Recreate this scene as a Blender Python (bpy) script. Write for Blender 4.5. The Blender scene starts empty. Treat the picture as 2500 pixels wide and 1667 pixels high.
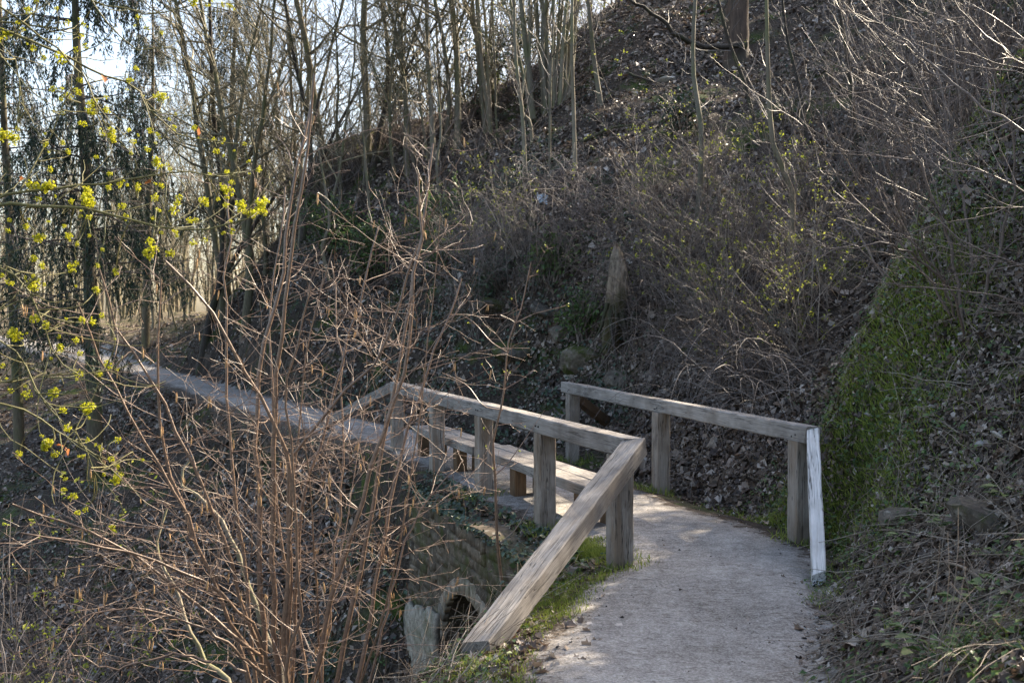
import bpy, bmesh, math, random
import numpy as np
from mathutils import Vector, Matrix

C = bpy.context.scene
COL = C.collection
R_ = math.radians

# ------------------------------------------------------------------ camera
CAMZ = 2.06
F = 2500 * 35.0 / 36.0
PITCH = R_(1.33)
cam_d = bpy.data.cameras.new('camera')
cam = bpy.data.objects.new('camera', cam_d)
COL.objects.link(cam)
cam_d.sensor_width = 36.0
cam_d.lens = 35.0
cam_d.clip_start = 0.1
cam_d.clip_end = 2000
cam.location = (0, 0, CAMZ)
cam.rotation_euler = (R_(90) - PITCH, 0, 0)
cam_d.dof.use_dof = True
cam_d.dof.focus_distance = 8.6
cam_d.dof.aperture_fstop = 4.5
C.camera = cam

# ------------------------------------------------------------------ light
SUN_AZ, SUN_EL = R_(50), R_(37)       # azimuth clockwise from +Y (view direction)
w = bpy.data.worlds.new('World')
C.world = w
w.use_nodes = True
nt = w.node_tree
nt.nodes.clear()
sky = nt.nodes.new('ShaderNodeTexSky')
sky.sky_type = 'NISHITA'
sky.sun_disc = False
sky.sun_elevation = SUN_EL
sky.sun_rotation = SUN_AZ
sky.air_density = 1.0
sky.dust_density = 3.0
sky.ozone_density = 1.2
bg = nt.nodes.new('ShaderNodeBackground')
bg.inputs['Strength'].default_value = 0.12
ow = nt.nodes.new('ShaderNodeOutputWorld')
nt.links.new(sky.outputs[0], bg.inputs[0])
nt.links.new(bg.outputs[0], ow.inputs[0])
sun_d = bpy.data.lights.new('sun', 'SUN')
sun_d.energy = 4.6
sun_d.angle = R_(0.55)
sun_d.color = (1.0, 0.90, 0.76)
sun = bpy.data.objects.new('sun', sun_d)
COL.objects.link(sun)
sdir = Vector((math.sin(SUN_AZ) * math.cos(SUN_EL), math.cos(SUN_AZ) * math.cos(SUN_EL), math.sin(SUN_EL)))
sun.rotation_euler = sdir.to_track_quat('Z', 'Y').to_euler()
sun.location = (20, 15, 25)
C.view_settings.view_transform = 'Standard'
C.view_settings.look = 'None'
C.view_settings.exposure = 1.96
C.view_settings.use_white_balance = True
C.view_settings.white_balance_temperature = 7100
C.view_settings.white_balance_tint = 10
C.view_settings.gamma = 1.0
C.view_settings.use_curve_mapping = False
C.cycles.max_bounces = 5
C.cycles.diffuse_bounces = 3
C.cycles.glossy_bounces = 2
C.cycles.transparent_max_bounces = 4
C.cycles.caustics_reflective = False
C.cycles.caustics_refractive = False

# ------------------------------------------------------------------ helpers
def tag(o, label=None, cat=None, group=None, kind=None):
    if label: o['label'] = label
    if cat: o['category'] = cat
    if group: o['group'] = group
    if kind: o['kind'] = kind
    return o

def thing(name, label, cat, loc=(0, 0, 0), rz=0.0, group=None):
    o = bpy.data.objects.new(name, None)
    COL.objects.link(o)
    o.location = loc
    o.rotation_euler = (0, 0, rz)
    o.empty_display_size = 0.2
    return tag(o, label, cat, group)

STUFF_PARTS = {'twigs', 'crown', 'needles', 'foliage', 'young_leaves', 'canes', 'side_twigs', 'sticker_marks', 'roots'}
def link(name, mesh, parent=None):
    o = bpy.data.objects.new(name, mesh)
    if parent is not None and name in STUFF_PARTS: o['kind'] = 'stuff'
    COL.objects.link(o)
    if parent is not None:
        o.parent = parent
    return o

def copy_thing(src, loc, rz=0.0, sc=1.0, label=None, group=None, rx=0.0, ry=0.0):
    r = src.copy()
    COL.objects.link(r)
    r.location = loc
    r.rotation_euler = (rx, ry, rz)
    r.scale = (sc, sc, sc)
    if label: r['label'] = label
    if group: r['group'] = group
    for ch in list(src.children):
        c = ch.copy(); COL.objects.link(c); c.parent = r
        for g in list(ch.children):
            d = g.copy(); COL.objects.link(d); d.parent = c
    return r

class Geo:
    def __init__(s):
        s.V = []; s.Q = []; s.T = []; s.n = 0
    def add(s, V, Q=None, T=None):
        V = np.asarray(V, np.float32).reshape(-1, 3)
        if Q is not None and len(Q): s.Q.append(np.asarray(Q, np.int32).reshape(-1, 4) + s.n)
        if T is not None and len(T): s.T.append(np.asarray(T, np.int32).reshape(-1, 3) + s.n)
        s.V.append(V); s.n += len(V)
        return s
    def mesh(s, name, mat, smooth=False):
        me = bpy.data.meshes.new(name)
        V = np.concatenate(s.V) if s.V else np.zeros((0, 3), np.float32)
        Q = np.concatenate(s.Q) if s.Q else np.zeros((0, 4), np.int32)
        T = np.concatenate(s.T) if s.T else np.zeros((0, 3), np.int32)
        me.vertices.add(len(V)); me.vertices.foreach_set('co', V.ravel())
        nl = Q.size + T.size
        me.loops.add(nl)
        me.loops.foreach_set('vertex_index', np.concatenate([Q.ravel(), T.ravel()]).astype(np.int32))
        nq, ntr = len(Q), len(T)
        me.polygons.add(nq + ntr)
        ls = np.concatenate([np.arange(nq) * 4, nq * 4 + np.arange(ntr) * 3]).astype(np.int32)
        me.polygons.foreach_set('loop_start', ls)
        if smooth:
            me.polygons.foreach_set('use_smooth', np.ones(nq + ntr, bool))
        me.update(calc_edges=True)
        me.validate()
        if mat: me.materials.append(mat)
        return me
    def obj(s, name, mat, parent=None, smooth=False):
        return link(name, s.mesh(name, mat, smooth), parent)

def nrm(a):
    return a / np.maximum(np.linalg.norm(a, axis=-1, keepdims=True), 1e-9)

def tubes(g, P, Rad, K=3, cap=False):
    """P (M,N,3), Rad (M,N): adds M tubes of K sides to Geo g."""
    P = np.asarray(P, float); Rad = np.asarray(Rad, float)
    M, N = P.shape[:2]
    if M == 0: return g
    T = nrm(np.gradient(P, axis=1))
    mt = nrm(P[:, -1] - P[:, 0])
    ref = np.where((np.abs(mt[:, 2:3]) > 0.8), np.array([[1., 0, 0]]), np.array([[0, 0, 1.]]))
    U = nrm(np.cross(T, ref[:, None, :])); W = np.cross(T, U)
    a = np.arange(K) * 2 * np.pi / K
    V = P[:, :, None, :] + Rad[:, :, None, None] * (np.cos(a)[None, None, :, None] * U[:, :, None, :] + np.sin(a)[None, None, :, None] * W[:, :, None, :])
    idx = np.arange(M * N * K).reshape(M, N, K)
    i0 = idx[:, :-1, :]; i1 = idx[:, 1:, :]
    Q = np.stack([i0, np.roll(i0, -1, 2), np.roll(i1, -1, 2), i1], -1).reshape(-1, 4)
    Tr = None
    if cap:
        tl = []
        for e in (0, N - 1):
            for k in range(1, K - 1):
                tl.append(np.stack([idx[:, e, 0], idx[:, e, k], idx[:, e, k + 1]], -1))
        Tr = np.concatenate(tl)
    g.add(V.reshape(-1, 3), Q, Tr)
    return g

def grow(rng, start, d, length, N, wig=0.15, trop=0.0, r0=0.01, r1=0.004):
    start = np.asarray(start, float).reshape(-1, 3); M = len(start)
    d = nrm(np.broadcast_to(np.asarray(d, float), (M, 3)).copy())
    length = np.broadcast_to(np.asarray(length, float), (M,))
    P = np.zeros((M, N, 3)); P[:, 0] = start
    up = np.array([0, 0, 1.0])
    tr = np.broadcast_to(np.asarray(trop, float), (M,))
    for i in range(1, N):
        d = nrm(d + rng.normal(0, wig, (M, 3)) + up * tr[:, None])
        P[:, i] = P[:, i - 1] + d * (length / (N - 1))[:, None]
    t = np.linspace(0, 1, N)[None]
    r0 = np.broadcast_to(np.asarray(r0, float), (M,))[:, None]
    r1 = np.broadcast_to(np.asarray(r1, float), (M,))[:, None]
    return P, r0 + (r1 - r0) * t

def kids(rng, P, Rad, n, t0, t1, a0, a1):
    """n random side positions per parent: start, direction, t, parent radius there"""
    M, N = P.shape[:2]
    pi = np.repeat(np.arange(M), n)
    t = rng.uniform(t0, t1, M * n)
    f = t * (N - 1); i = np.minimum(f.astype(int), N - 2); f = (f - i)[:, None]
    s = P[pi, i] * (1 - f) + P[pi, i + 1] * f
    T = nrm(P[pi, i + 1] - P[pi, i])
    rr = Rad[pi, i] * (1 - f[:, 0]) + Rad[pi, i + 1] * f[:, 0]
    rv = nrm(np.cross(T, rng.normal(0, 1, (M * n, 3))))
    a = rng.uniform(a0, a1, M * n)[:, None]
    return s, np.cos(a) * T + np.sin(a) * rv, t, rr

def resample(pts, N):
    """Catmull-Rom through pts, N samples evenly in length"""
    p = np.asarray(pts, float)
    q = np.vstack([2 * p[0] - p[1], p, 2 * p[-1] - p[-2]])
    out = []
    for i in range(len(p) - 1):
        a, b, c, d = q[i:i + 4]
        t = np.linspace(0, 1, 24, endpoint=False)[:, None]
        out.append(0.5 * (2 * b + (c - a) * t + (2 * a - 5 * b + 4 * c - d) * t * t + (3 * b - a - 3 * c + d) * t ** 3))
    out = np.vstack(out + [p[-1:]])
    l = np.r_[0, np.cumsum(np.linalg.norm(np.diff(out, axis=0), axis=1))]
    s = np.linspace(0, l[-1], N)
    return np.stack([np.interp(s, l, out[:, k]) for k in range(out.shape[1])], -1)

def kites(g, pos, nor, size, rng, aspect=0.65, fold=0.25, spin=None):
    """folded four-vertex leaves lying across normal nor"""
    M = len(pos)
    nor = nrm(nor)
    a = nrm(np.cross(nor, rng.normal(0, 1, (M, 3)))) if spin is None else nrm(spin)
    b = np.cross(nor, a)
    s = np.broadcast_to(size, (M,))[:, None]
    lift = nor * s * rng.uniform(0, fold, (M, 1))
    mid = pos + a * s * rng.uniform(-.12, .12, (M, 1))
    v = np.stack([pos - a * s * .5, mid + b * s * aspect * .5 + lift, pos + a * s * .5, mid - b * s * aspect * .5 + lift], 1)
    base = np.arange(M)[:, None] * 4
    T = np.concatenate([base + [0, 1, 2], base + [0, 2, 3]])
    g.add(v.reshape(-1, 3), None, T)
    return g

LOBES = np.array([(-.5, 0), (-.22, .26), (-.3, .5), (0, .3), (.12, .46), (.26, .2), (.55, 0), (.26, -.2), (.12, -.46), (0, -.3), (-.3, -.5), (-.22, -.26)])
def lobed(g, pos, nor, size, rng, curl=0.3):
    M = len(pos); nor = nrm(nor)
    a = nrm(np.cross(nor, rng.normal(0, 1, (M, 3)))); b = np.cross(nor, a)
    s = np.broadcast_to(size, (M,))[:, None, None]
    L = LOBES[None]
    cu = rng.uniform(-curl, curl, (M, 1, 1)); cv = rng.uniform(0, curl * 2, (M, 1, 1))
    h = cu * L[..., :1] + cv * np.abs(L[..., 1:]) * 1.2
    v = pos[:, None] + s * (L[..., :1] * a[:, None] + L[..., 1:] * b[:, None] + h * nor[:, None])
    c = pos[:, None]
    v = np.concatenate([c, v], 1)
    base = np.arange(M)[:, None] * 13
    T = np.concatenate([base + [0, k + 1, (k + 1) % 12 + 1] for k in range(12)])
    g.add(v.reshape(-1, 3), None, T)
    return g

# lattice value noise, vectorised
_nr = np.random.default_rng(5).random((256, 256))
def vnoise(x, y, sc):
    x = np.asarray(x) * sc + 1000.3; y = np.asarray(y) * sc + 1000.7
    xi = np.floor(x).astype(int); yi = np.floor(y).astype(int)
    fx = x - xi; fy = y - yi
    fx = fx * fx * (3 - 2 * fx); fy = fy * fy * (3 - 2 * fy)
    g = lambda i, j: _nr[i % 256, j % 256]
    return ((g(xi, yi) * (1 - fx) + g(xi + 1, yi) * fx) * (1 - fy) + (g(xi, yi + 1) * (1 - fx) + g(xi + 1, yi + 1) * fx) * fy) * 2 - 1
def sstep(a, b, v):
    t = np.clip((v - a) / (b - a), 0, 1)
    return t * t * (3 - 2 * t)

def ray(px, py):
    """unit-depth view ray through a point of the 2500 x 1667 photograph"""
    x = (px - 1250) / F; zc = -(py - 833.5) / F
    c, s = math.cos(PITCH), math.sin(PITCH)
    d = np.array([x, c + s * zc, -s + c * zc])
    return d / d[1]
def at(px, py, Y):
    d = ray(px, py)
    return np.array([0, 0, CAMZ]) + d * Y
K2 = 2500 / 2352.0
def atv(px, py, Y):         # the same, in the 2352-wide view
    return at(px * K2, py * K2, Y)

# ------------------------------------------------------------------ materials
class M:
    pass
def newmat(name):
    m = bpy.data.materials.new(name); m.use_nodes = True
    t = m.node_tree; t.nodes.clear()
    o = t.nodes.new('ShaderNodeOutputMaterial')
    return m, t, o
def nd(t, kind, **kw):
    n = t.nodes.new(kind)
    for k, v in kw.items():
        if k.startswith('i_'):
            n.inputs[k[2:].replace('_', ' ')].default_value = v
        else:
            setattr(n, k, v)
    return n
def ramp(t, fac, stops, interp='LINEAR'):
    r = t.nodes.new('ShaderNodeValToRGB')
    r.color_ramp.interpolation = interp
    el = r.color_ramp.elements
    while len(el) < len(stops): el.new(0.5)
    for e, (p, c) in zip(el, stops):
        e.position = p; e.color = (*c, 1) if len(c) == 3 else c
    t.links.new(fac, r.inputs[0])
    return r.outputs[0]
def mix(t, fac, a, b, mode='MIX'):
    n = t.nodes.new('ShaderNodeMix'); n.data_type = 'RGBA'; n.blend_type = mode
    for s, v in ((0, fac), (6, a), (7, b)):
        if hasattr(v, 'is_output'): t.links.new(v, n.inputs[s])
        elif s == 0: n.inputs[s].default_value = v
        else: n.inputs[s].default_value = (*v, 1)
    return n.outputs[2]
def noise(t, vec, scale, detail=4, rough=0.6, dist=0.0):
    n = nd(t, 'ShaderNodeTexNoise'); n.inputs['Scale'].default_value = scale
    n.inputs['Detail'].default_value = detail; n.inputs['Roughness'].default_value = rough
    n.inputs['Distortion'].default_value = dist
    if vec is not None: t.links.new(vec, n.inputs['Vector'])
    return n.outputs['Fac']
def mapping(t, vec, scale=(1, 1, 1), loc=(0, 0, 0)):
    n = nd(t, 'ShaderNodeMapping'); n.inputs['Scale'].default_value = scale; n.inputs['Location'].default_value = loc
    t.links.new(vec, n.inputs['Vector'])
    return n.outputs[0]
def bump(t, h, strength=0.4, dist=0.02):
    n = nd(t, 'ShaderNodeBump'); n.inputs['Strength'].default_value = strength; n.inputs['Distance'].default_value = dist
    t.links.new(h, n.inputs['Height'])
    return n.outputs[0]
def bsdf(t, o, col, rough=0.8, nor=None, spec=0.3):
    b = nd(t, 'ShaderNodeBsdfPrincipled')
    if hasattr(col, 'is_output'): t.links.new(col, b.inputs['Base Color'])
    else: b.inputs['Base Color'].default_value = (*col, 1)
    if hasattr(rough, 'is_output'): t.links.new(rough, b.inputs['Roughness'])
    else: b.inputs['Roughness'].default_value = rough
    b.inputs['Specular IOR Level'].default_value = spec
    if nor is not None: t.links.new(nor, b.inputs['Normal'])
    t.links.new(b.outputs[0], o.inputs[0])
    return b
def geo_pos(t):
    return nd(t, 'ShaderNodeNewGeometry').outputs['Position']
def obj_co(t):
    return nd(t, 'ShaderNodeTexCoord').outputs['Object']
def island(t):
    return nd(t, 'ShaderNodeNewGeometry').outputs['Random Per Island']

def mat_ground():
    m, t, o = newmat('forest_soil')
    p = geo_pos(t)
    n1 = noise(t, p, 0.8, 5); n2 = noise(t, p, 14, 5, .7); n3 = noise(t, p, 55, 3, .7)
    soil = ramp(t, n2, [(.3, (.014, .010, .008)), (.5, (.040, .030, .023)), (.7, (.085, .065, .052))])
    speck = ramp(t, n3, [(.5, (.05, .04, .032)), (.66, (.17, .14, .115))])
    c = mix(t, .45, soil, speck)
    moss = ramp(t, noise(t, p, 3.2, 4, .7), [(.3, (.022, .038, .010)), (.7, (.07, .10, .022))])
    f = ramp(t, n1, [(.52, (0, 0, 0)), (.64, (1, 1, 1))])
    c = mix(t, f, c, moss)
    vm = nd(t, 'ShaderNodeVectorMath', operation='DOT_PRODUCT'); vm.inputs[1].default_value = (-.62, 1, 0); t.links.new(p, vm.inputs[0])
    nsum = nd(t, 'ShaderNodeMath', operation='ADD'); t.links.new(vm.outputs['Value'], nsum.inputs[0]); t.links.new(n1, nsum.inputs[1])
    sx = nd(t, 'ShaderNodeSeparateXYZ'); t.links.new(p, sx.inputs[0])
    def rng_map(out, a, b):
        mr = nd(t, 'ShaderNodeMapRange'); mr.inputs[1].default_value = a; mr.inputs[2].default_value = b; t.links.new(out, mr.inputs[0]); return mr.outputs[0]
    e1 = nd(t, 'ShaderNodeMath', operation='MULTIPLY'); t.links.new(rng_map(nsum.outputs[0], 6.1, 6.7), e1.inputs[0]); t.links.new(rng_map(sx.outputs[1], 11.4, 10.6), e1.inputs[1])
    e2 = nd(t, 'ShaderNodeMath', operation='MULTIPLY'); t.links.new(e1.outputs[0], e2.inputs[0]); t.links.new(rng_map(sx.outputs[0], 2.5, 3.0), e2.inputs[1])
    c = mix(t, e2.outputs[0], c, ramp(t, n2, [(.34, (.018, .018, .010)), (.52, (.055, .07, .02)), (.7, (.11, .135, .035))]))
    far_ = nd(t, 'ShaderNodeMath', operation='MULTIPLY'); t.links.new(rng_map(sx.outputs[1], 37, 48), far_.inputs[0]); t.links.new(rng_map(sx.outputs[0], -9, -15), far_.inputs[1])
    sunlit_mead = ramp(t, noise(t, p, 1.2, 5, .7), [(.35, (.05, .055, .022)), (.5, (.12, .098, .065)), (.65, (.20, .165, .12))])  # dry meadow tone, lightened in colour to stand for sun on far ground
    c = mix(t, far_.outputs[0], c, sunlit_mead)
    bsdf(t, o, c, .9, bump(t, n2, .9, .08), .2)
    return m
def mat_path():
    m, t, o = newmat('gravel_path')
    p = geo_pos(t)
    n1 = noise(t, p, 1.1, 6, .7); n2 = noise(t, p, 9, 6, .8, .5); n3 = noise(t, p, 60, 4, .8)
    c = ramp(t, n1, [(.36, (.13, .118, .105)), (.5, (.31, .29, .268)), (.64, (.50, .475, .45))])
    c = mix(t, .5, c, ramp(t, n2, [(.40, (.09, .08, .07)), (.52, (.31, .29, .27)), (.66, (.54, .52, .495))]))
    c = mix(t, .34, c, ramp(t, n3, [(.40, (.07, .06, .05)), (.5, (.33, .31, .285)), (.61, (.68, .65, .62))]))
    # trodden-in dark crumbs and short scuffs
    sc = noise(t, mapping(t, p, (5, 17, 5)), 2.2, 3, .6, .8)
    gate = ramp(t, noise(t, p, 1.7, 3), [(.38, (.15, .15, .15)), (.56, (.9, .9, .9))])
    c = mix(t, mix(t, 1.0, ramp(t, sc, [(.57, (0, 0, 0)), (.68, (1, 1, 1))]), gate, 'MULTIPLY'), c, (.10, .085, .07))
    at_ = nd(t, 'ShaderNodeAttribute'); at_.attribute_name = 'inside'
    wob = nd(t, 'ShaderNodeMath', operation='MULTIPLY_ADD'); wob.inputs[1].default_value = .95; wob.inputs[2].default_value = -.49
    t.links.new(noise(t, p, 5.5, 6, .75), wob.inputs[0])
    ad = nd(t, 'ShaderNodeMath', operation='ADD'); t.links.new(at_.outputs['Fac'], ad.inputs[0]); t.links.new(wob.outputs[0], ad.inputs[1])
    fac = ramp(t, ad.outputs[0], [(0, (0, 0, 0)), (.05, (.55, .55, .55)), (.22, (1, 1, 1))])
    soil = ramp(t, noise(t, p, 30, 4, .75), [(.3, (.022, .017, .012)), (.5, (.075, .058, .045)), (.7, (.20, .17, .145))])
    c = mix(t, fac, soil, c)
    bsdf(t, o, c, .95, bump(t, mix(t, .5, n2, n3), .7, .03), .15)
    return m
def mat_leaf(name, stops, rough=.6, transl=0.25, var=True, spec=.35):
    m, t, o = newmat(name)
    r = island(t) if var else nd(t, 'ShaderNodeObjectInfo').outputs['Random']
    c = ramp(t, r, stops)
    b = nd(t, 'ShaderNodeBsdfPrincipled'); b.inputs['Roughness'].default_value = rough
    b.inputs['Specular IOR Level'].default_value = spec
    t.links.new(c, b.inputs['Base Color'])
    tr = nd(t, 'ShaderNodeBsdfTranslucent'); t.links.new(c, tr.inputs[0])
    mx = nd(t, 'ShaderNodeMixShader'); mx.inputs[0].default_value = transl
    t.links.new(b.outputs[0], mx.inputs[1]); t.links.new(tr.outputs[0], mx.inputs[2])
    t.links.new(mx.outputs[0], o.inputs[0])
    return m
def mat_bark(name, a, b, moss=None, sc=9, rough=.75, spec=.3, stretch=.18):
    m, t, o = newmat(name)
    oc = obj_co(t)
    v = mapping(t, oc, (1, 1, stretch))
    n = noise(t, v, sc * 3, 5, .7)
    c = ramp(t, n, [(.3, a), (.7, b)])
    if moss:
        f = ramp(t, noise(t, oc, 1.3, 4), [(.48, (0, 0, 0)), (.6, (.85, .85, .85))])
        c = mix(t, f, c, moss)
    ri = nd(t, 'ShaderNodeObjectInfo').outputs['Random']
    c = mix(t, 1.0, c, ramp(t, ri, [(0, (.75, .75, .72)), (1, (1.2, 1.15, 1.1))]), 'MULTIPLY')
    bsdf(t, o, c, rough, bump(t, n, .6, .02), spec)
    return m
def mat_twig(name, stops, rough=.5, spec=.4):
    m, t, o = newmat(name)
    c = ramp(t, island(t), stops)
    n = noise(t, geo_pos(t), 40, 2)
    c = mix(t, .5, c, mix(t, 1.0, c, ramp(t, n, [(.3, (.45, .45, .45)), (.7, (1.5, 1.5, 1.5))]), 'MULTIPLY'))
    bsdf(t, o, c, rough, None, spec)
    return m
def mat_timber(name, lo, mid, hi, crack=.8, warm=None, stain=0.0):
    """weathered squared oak; grain runs along local X"""
    m, t, o = newmat(name)
    oc = obj_co(t)
    ri = nd(t, 'ShaderNodeObjectInfo').outputs['Random']
    add = nd(t, 'ShaderNodeVectorMath', operation='ADD')
    cmb = nd(t, 'ShaderNodeCombineXYZ')
    mul = nd(t, 'ShaderNodeMath', operation='MULTIPLY'); mul.inputs[1].default_value = 37.0
    t.links.new(ri, mul.inputs[0])
    for k in range(3): t.links.new(mul.outputs[0], cmb.inputs[k])
    t.links.new(oc, add.inputs[0]); t.links.new(cmb.outputs[0], add.inputs[1])
    v = add.outputs[0]
    g1 = noise(t, mapping(t, v, (1.0, 22, 22)), 2.2, 6, .7, .6)
    g2 = noise(t, mapping(t, v, (2.5, 90, 90)), 2.0, 4, .7)
    bl = noise(t, v, 2.6, 4, .6)
    c = ramp(t, g1, [(.28, lo), (.5, mid), (.74, hi)])
    c = mix(t, .4, c, ramp(t, g2, [(.35, lo), (.65, hi)]))
    c = mix(t, ramp(t, bl, [(.44, (0, 0, 0)), (.66, (.75, .75, .75))]), c, lo)
    if warm:
        c = mix(t, ramp(t, noise(t, mapping(t, v, (.6, 5, 5)), 1.6, 4), [(.46, (0, 0, 0)), (.62, (.8, .8, .8))]), c, warm)
    # drying cracks
    ck = noise(t, mapping(t, v, (.55, 13, 13)), 2.3, 3, .55, .3)
    cl = ramp(t, ck, [(.472, (0, 0, 0)), (.5, (1, 1, 1)), (.528, (0, 0, 0))])
    gate = ramp(t, noise(t, mapping(t, v, (1, 4, 4)), 1.5, 2), [(.44, (0, 0, 0)), (.54, (1, 1, 1))])
    cf = mix(t, 1.0, cl, gate, 'MULTIPLY')
    cfs = nd(t, 'ShaderNodeMath', operation='MULTIPLY'); cfs.inputs[1].default_value = crack
    t.links.new(cf, cfs.inputs[0])
    c = mix(t, cfs.outputs[0], c, (.022, .018, .015))
    vo = nd(t, 'ShaderNodeTexVoronoi'); vo.inputs['Scale'].default_value = 7
    t.links.new(mapping(t, v, (.4, 1, 1)), vo.inputs['Vector'])
    knot = ramp(t, vo.outputs['Distance'], [(.03, (.7, .7, .7)), (.09, (0, 0, 0))])
    c = mix(t, knot, c, (.05, .038, .03))
    h = mix(t, cfs.outputs[0], mix(t, .5, g1, g2), (0, 0, 0))
    bsdf(t, o, c, .72, bump(t, h, .55, .012), .3)
    return m
def mat_stone(name, stops, moss=.4):
    m, t, o = newmat(name)
    p = geo_pos(t)
    ri = nd(t, 'ShaderNodeObjectInfo').outputs['Random']
    n = noise(t, p, 11, 6, .7)
    c = ramp(t, n, stops)
    c = mix(t, 1.0, c, ramp(t, ri, [(0, (.6, .6, .6)), (1, (1.3, 1.25, 1.15))]), 'MULTIPLY')
    f = ramp(t, noise(t, p, 2.3, 5, .7), [(.5, (0, 0, 0)), (.66, (moss * 2, moss * 2, moss * 2))])
    c = mix(t, f, c, (.055, .065, .018))
    lich = ramp(t, noise(t, p, 7, 4, .6), [(.63, (0, 0, 0)), (.7, (.6, .6, .6))])
    c = mix(t, lich, c, (.30, .29, .25))
    bsdf(t, o, c, .9, bump(t, n, .8, .03), .2)
    return m
def mat_plain(name, col, rough=.7):
    m, t, o = newmat(name)
    n = noise(t, obj_co(t), 30, 3)
    c = mix(t, n, tuple(x * .8 for x in col), tuple(min(1, x * 1.15) for x in col))
    bsdf(t, o, c, rough)
    return m

MG = mat_ground(); MP = mat_path()
ML = mat_leaf('dry_leaf', [(0, (.024, .016, .012)), (.35, (.075, .050, .036)), (.65, (.15, .108, .080)), (.88, (.27, .215, .175)), (1, (.50, .44, .39))], .5, .18, spec=.5)
ML1 = mat_leaf('single_dry_leaf', [(0, (.16, .11, .08)), (.5, (.36, .30, .25)), (1, (.60, .54, .49))], .5, .2, var=False, spec=.5)
MLO = mat_leaf('orange_leaf', [(0, (.30, .10, .03)), (1, (.36, .13, .04))], .5, .3, var=False)
MGR = mat_leaf('grass_blade', [(0, (.10, .14, .028)), (.6, (.22, .285, .055)), (1, (.36, .40, .10))], .55, .4)
MHB = mat_leaf('herb_leaf', [(0, (.03, .065, .02)), (.6, (.07, .13, .035)), (1, (.14, .20, .06))], .45, .3, spec=.4)
MIV = mat_leaf('ivy_leaf', [(0, (.012, .028, .014)), (.6, (.028, .055, .025)), (1, (.06, .10, .045))], .35, .12, spec=.5)
MYL = mat_leaf('young_leaf', [(0, (.17, .22, .03)), (.6, (.32, .36, .05)), (1, (.46, .47, .10))], .5, .55)
MFL = mat_leaf('maple_flower', [(0, (.30, .32, .02)), (.5, (.52, .52, .03)), (1, (.70, .66, .06))], .5, .5)
MND = mat_leaf('spruce_needle', [(0, (.012, .026, .016)), (.7, (.026, .05, .026)), (1, (.05, .08, .035))], .5, .15)
MHZ = mat_twig('hazel_bark', [(0, (.105, .066, .046)), (.5, (.17, .112, .078)), (1, (.25, .172, .122))], .42, .5)
MTW = mat_twig('hazel_twig', [(0, (.12, .074, .052)), (.5, (.21, .14, .10)), (1, (.36, .265, .205))], .42, .5)
MGT = mat_twig('grey_twig', [(0, (.065, .052, .046)), (.5, (.135, .112, .10)), (1, (.28, .24, .22))], .5, .4)
MDT = mat_twig('dark_twig', [(0, (.07, .05, .04)), (.5, (.12, .09, .075)), (1, (.21, .165, .14))], .5, .4)
MST = mat_twig('straw_stalk', [(0, (.10, .075, .055)), (.5, (.22, .175, .135)), (1, (.40, .34, .28))], .55, .35)
MMB = mat_twig('maple_branch', [(0, (.07, .075, .028)), (.5, (.12, .115, .045)), (1, (.17, .15, .065))], .6, .3)
MCT = mat_twig('catkin', [(0, (.36, .21, .10)), (1, (.52, .34, .18))], .7, .2)
MBK = mat_bark('bare_bark', (.07, .062, .042), (.21, .188, .128), (.13, .135, .06))
MBD = mat_bark('dark_bark', (.022, .018, .015), (.075, .06, .05), (.05, .055, .025))
MBG = mat_bark('grey_smooth_bark', (.12, .105, .08), (.24, .215, .165), (.14, .145, .075), 4)
MBR = mat_bark('red_bark', (.035, .025, .020), (.115, .078, .058), (.05, .045, .035), 5)
MBS = mat_bark('spruce_bark', (.06, .05, .035), (.15, .13, .09), (.09, .10, .04))
MTG = mat_twig('tree_twig', [(0, (.10, .088, .058)), (.5, (.19, .168, .11)), (1, (.30, .265, .175))], .6, .3)
MWD = mat_timber('weathered_oak', (.13, .112, .098), (.27, .25, .23), (.43, .405, .38))
MWP = mat_timber('weathered_oak_post', (.15, .118, .09), (.30, .265, .23), (.43, .395, .355), .85, (.20, .145, .10))
MWB = mat_timber('sky_bright_oak', (.42, .40, .375), (.68, .66, .64), (.82, .80, .78), 1.0)  # oak lightened: the sky light on the beam is put into its colour
MWN = mat_timber('brown_oak', (.075, .045, .025), (.16, .098, .055), (.25, .165, .10), .7)
MSN = mat_stone('wall_stone', [(.3, (.05, .040, .031)), (.55, (.14, .115, .09)), (.75, (.29, .25, .205))], .5)
MMO = mat_stone('wall_mortar', [(.3, (.05, .04, .032)), (.7, (.15, .125, .10))], .4)
MPL = mat_stone('old_plaster', [(.3, (.16, .14, .115)), (.5, (.36, .33, .285)), (.7, (.52, .49, .43))], .3)
MVS = mat_stone('arch_stone', [(.3, (.12, .10, .08)), (.55, (.27, .24, .20)), (.75, (.42, .385, .33))], .25)
MRK = mat_stone('mossy_rock', [(.3, (.045, .04, .035)), (.55, (.12, .105, .09)), (.8, (.24, .22, .20))], .85)
MWS = mat_stone('white_stone', [(.3, (.35, .34, .33)), (.7, (.55, .54, .53))], .05)
MSK = mat_plain('sticker_white', (.78, .80, .84), .4)
MSB = mat_plain('sticker_ink', (.01, .02, .06), .4)
MBL = mat_plain('pale_blue_scrap', (.42, .55, .66), .4)
MPK = mat_plain('pink_chalk', (.36, .22, .27), .8)
MDK = mat_plain('bolt_iron', (.03, .027, .025), .6)

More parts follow.
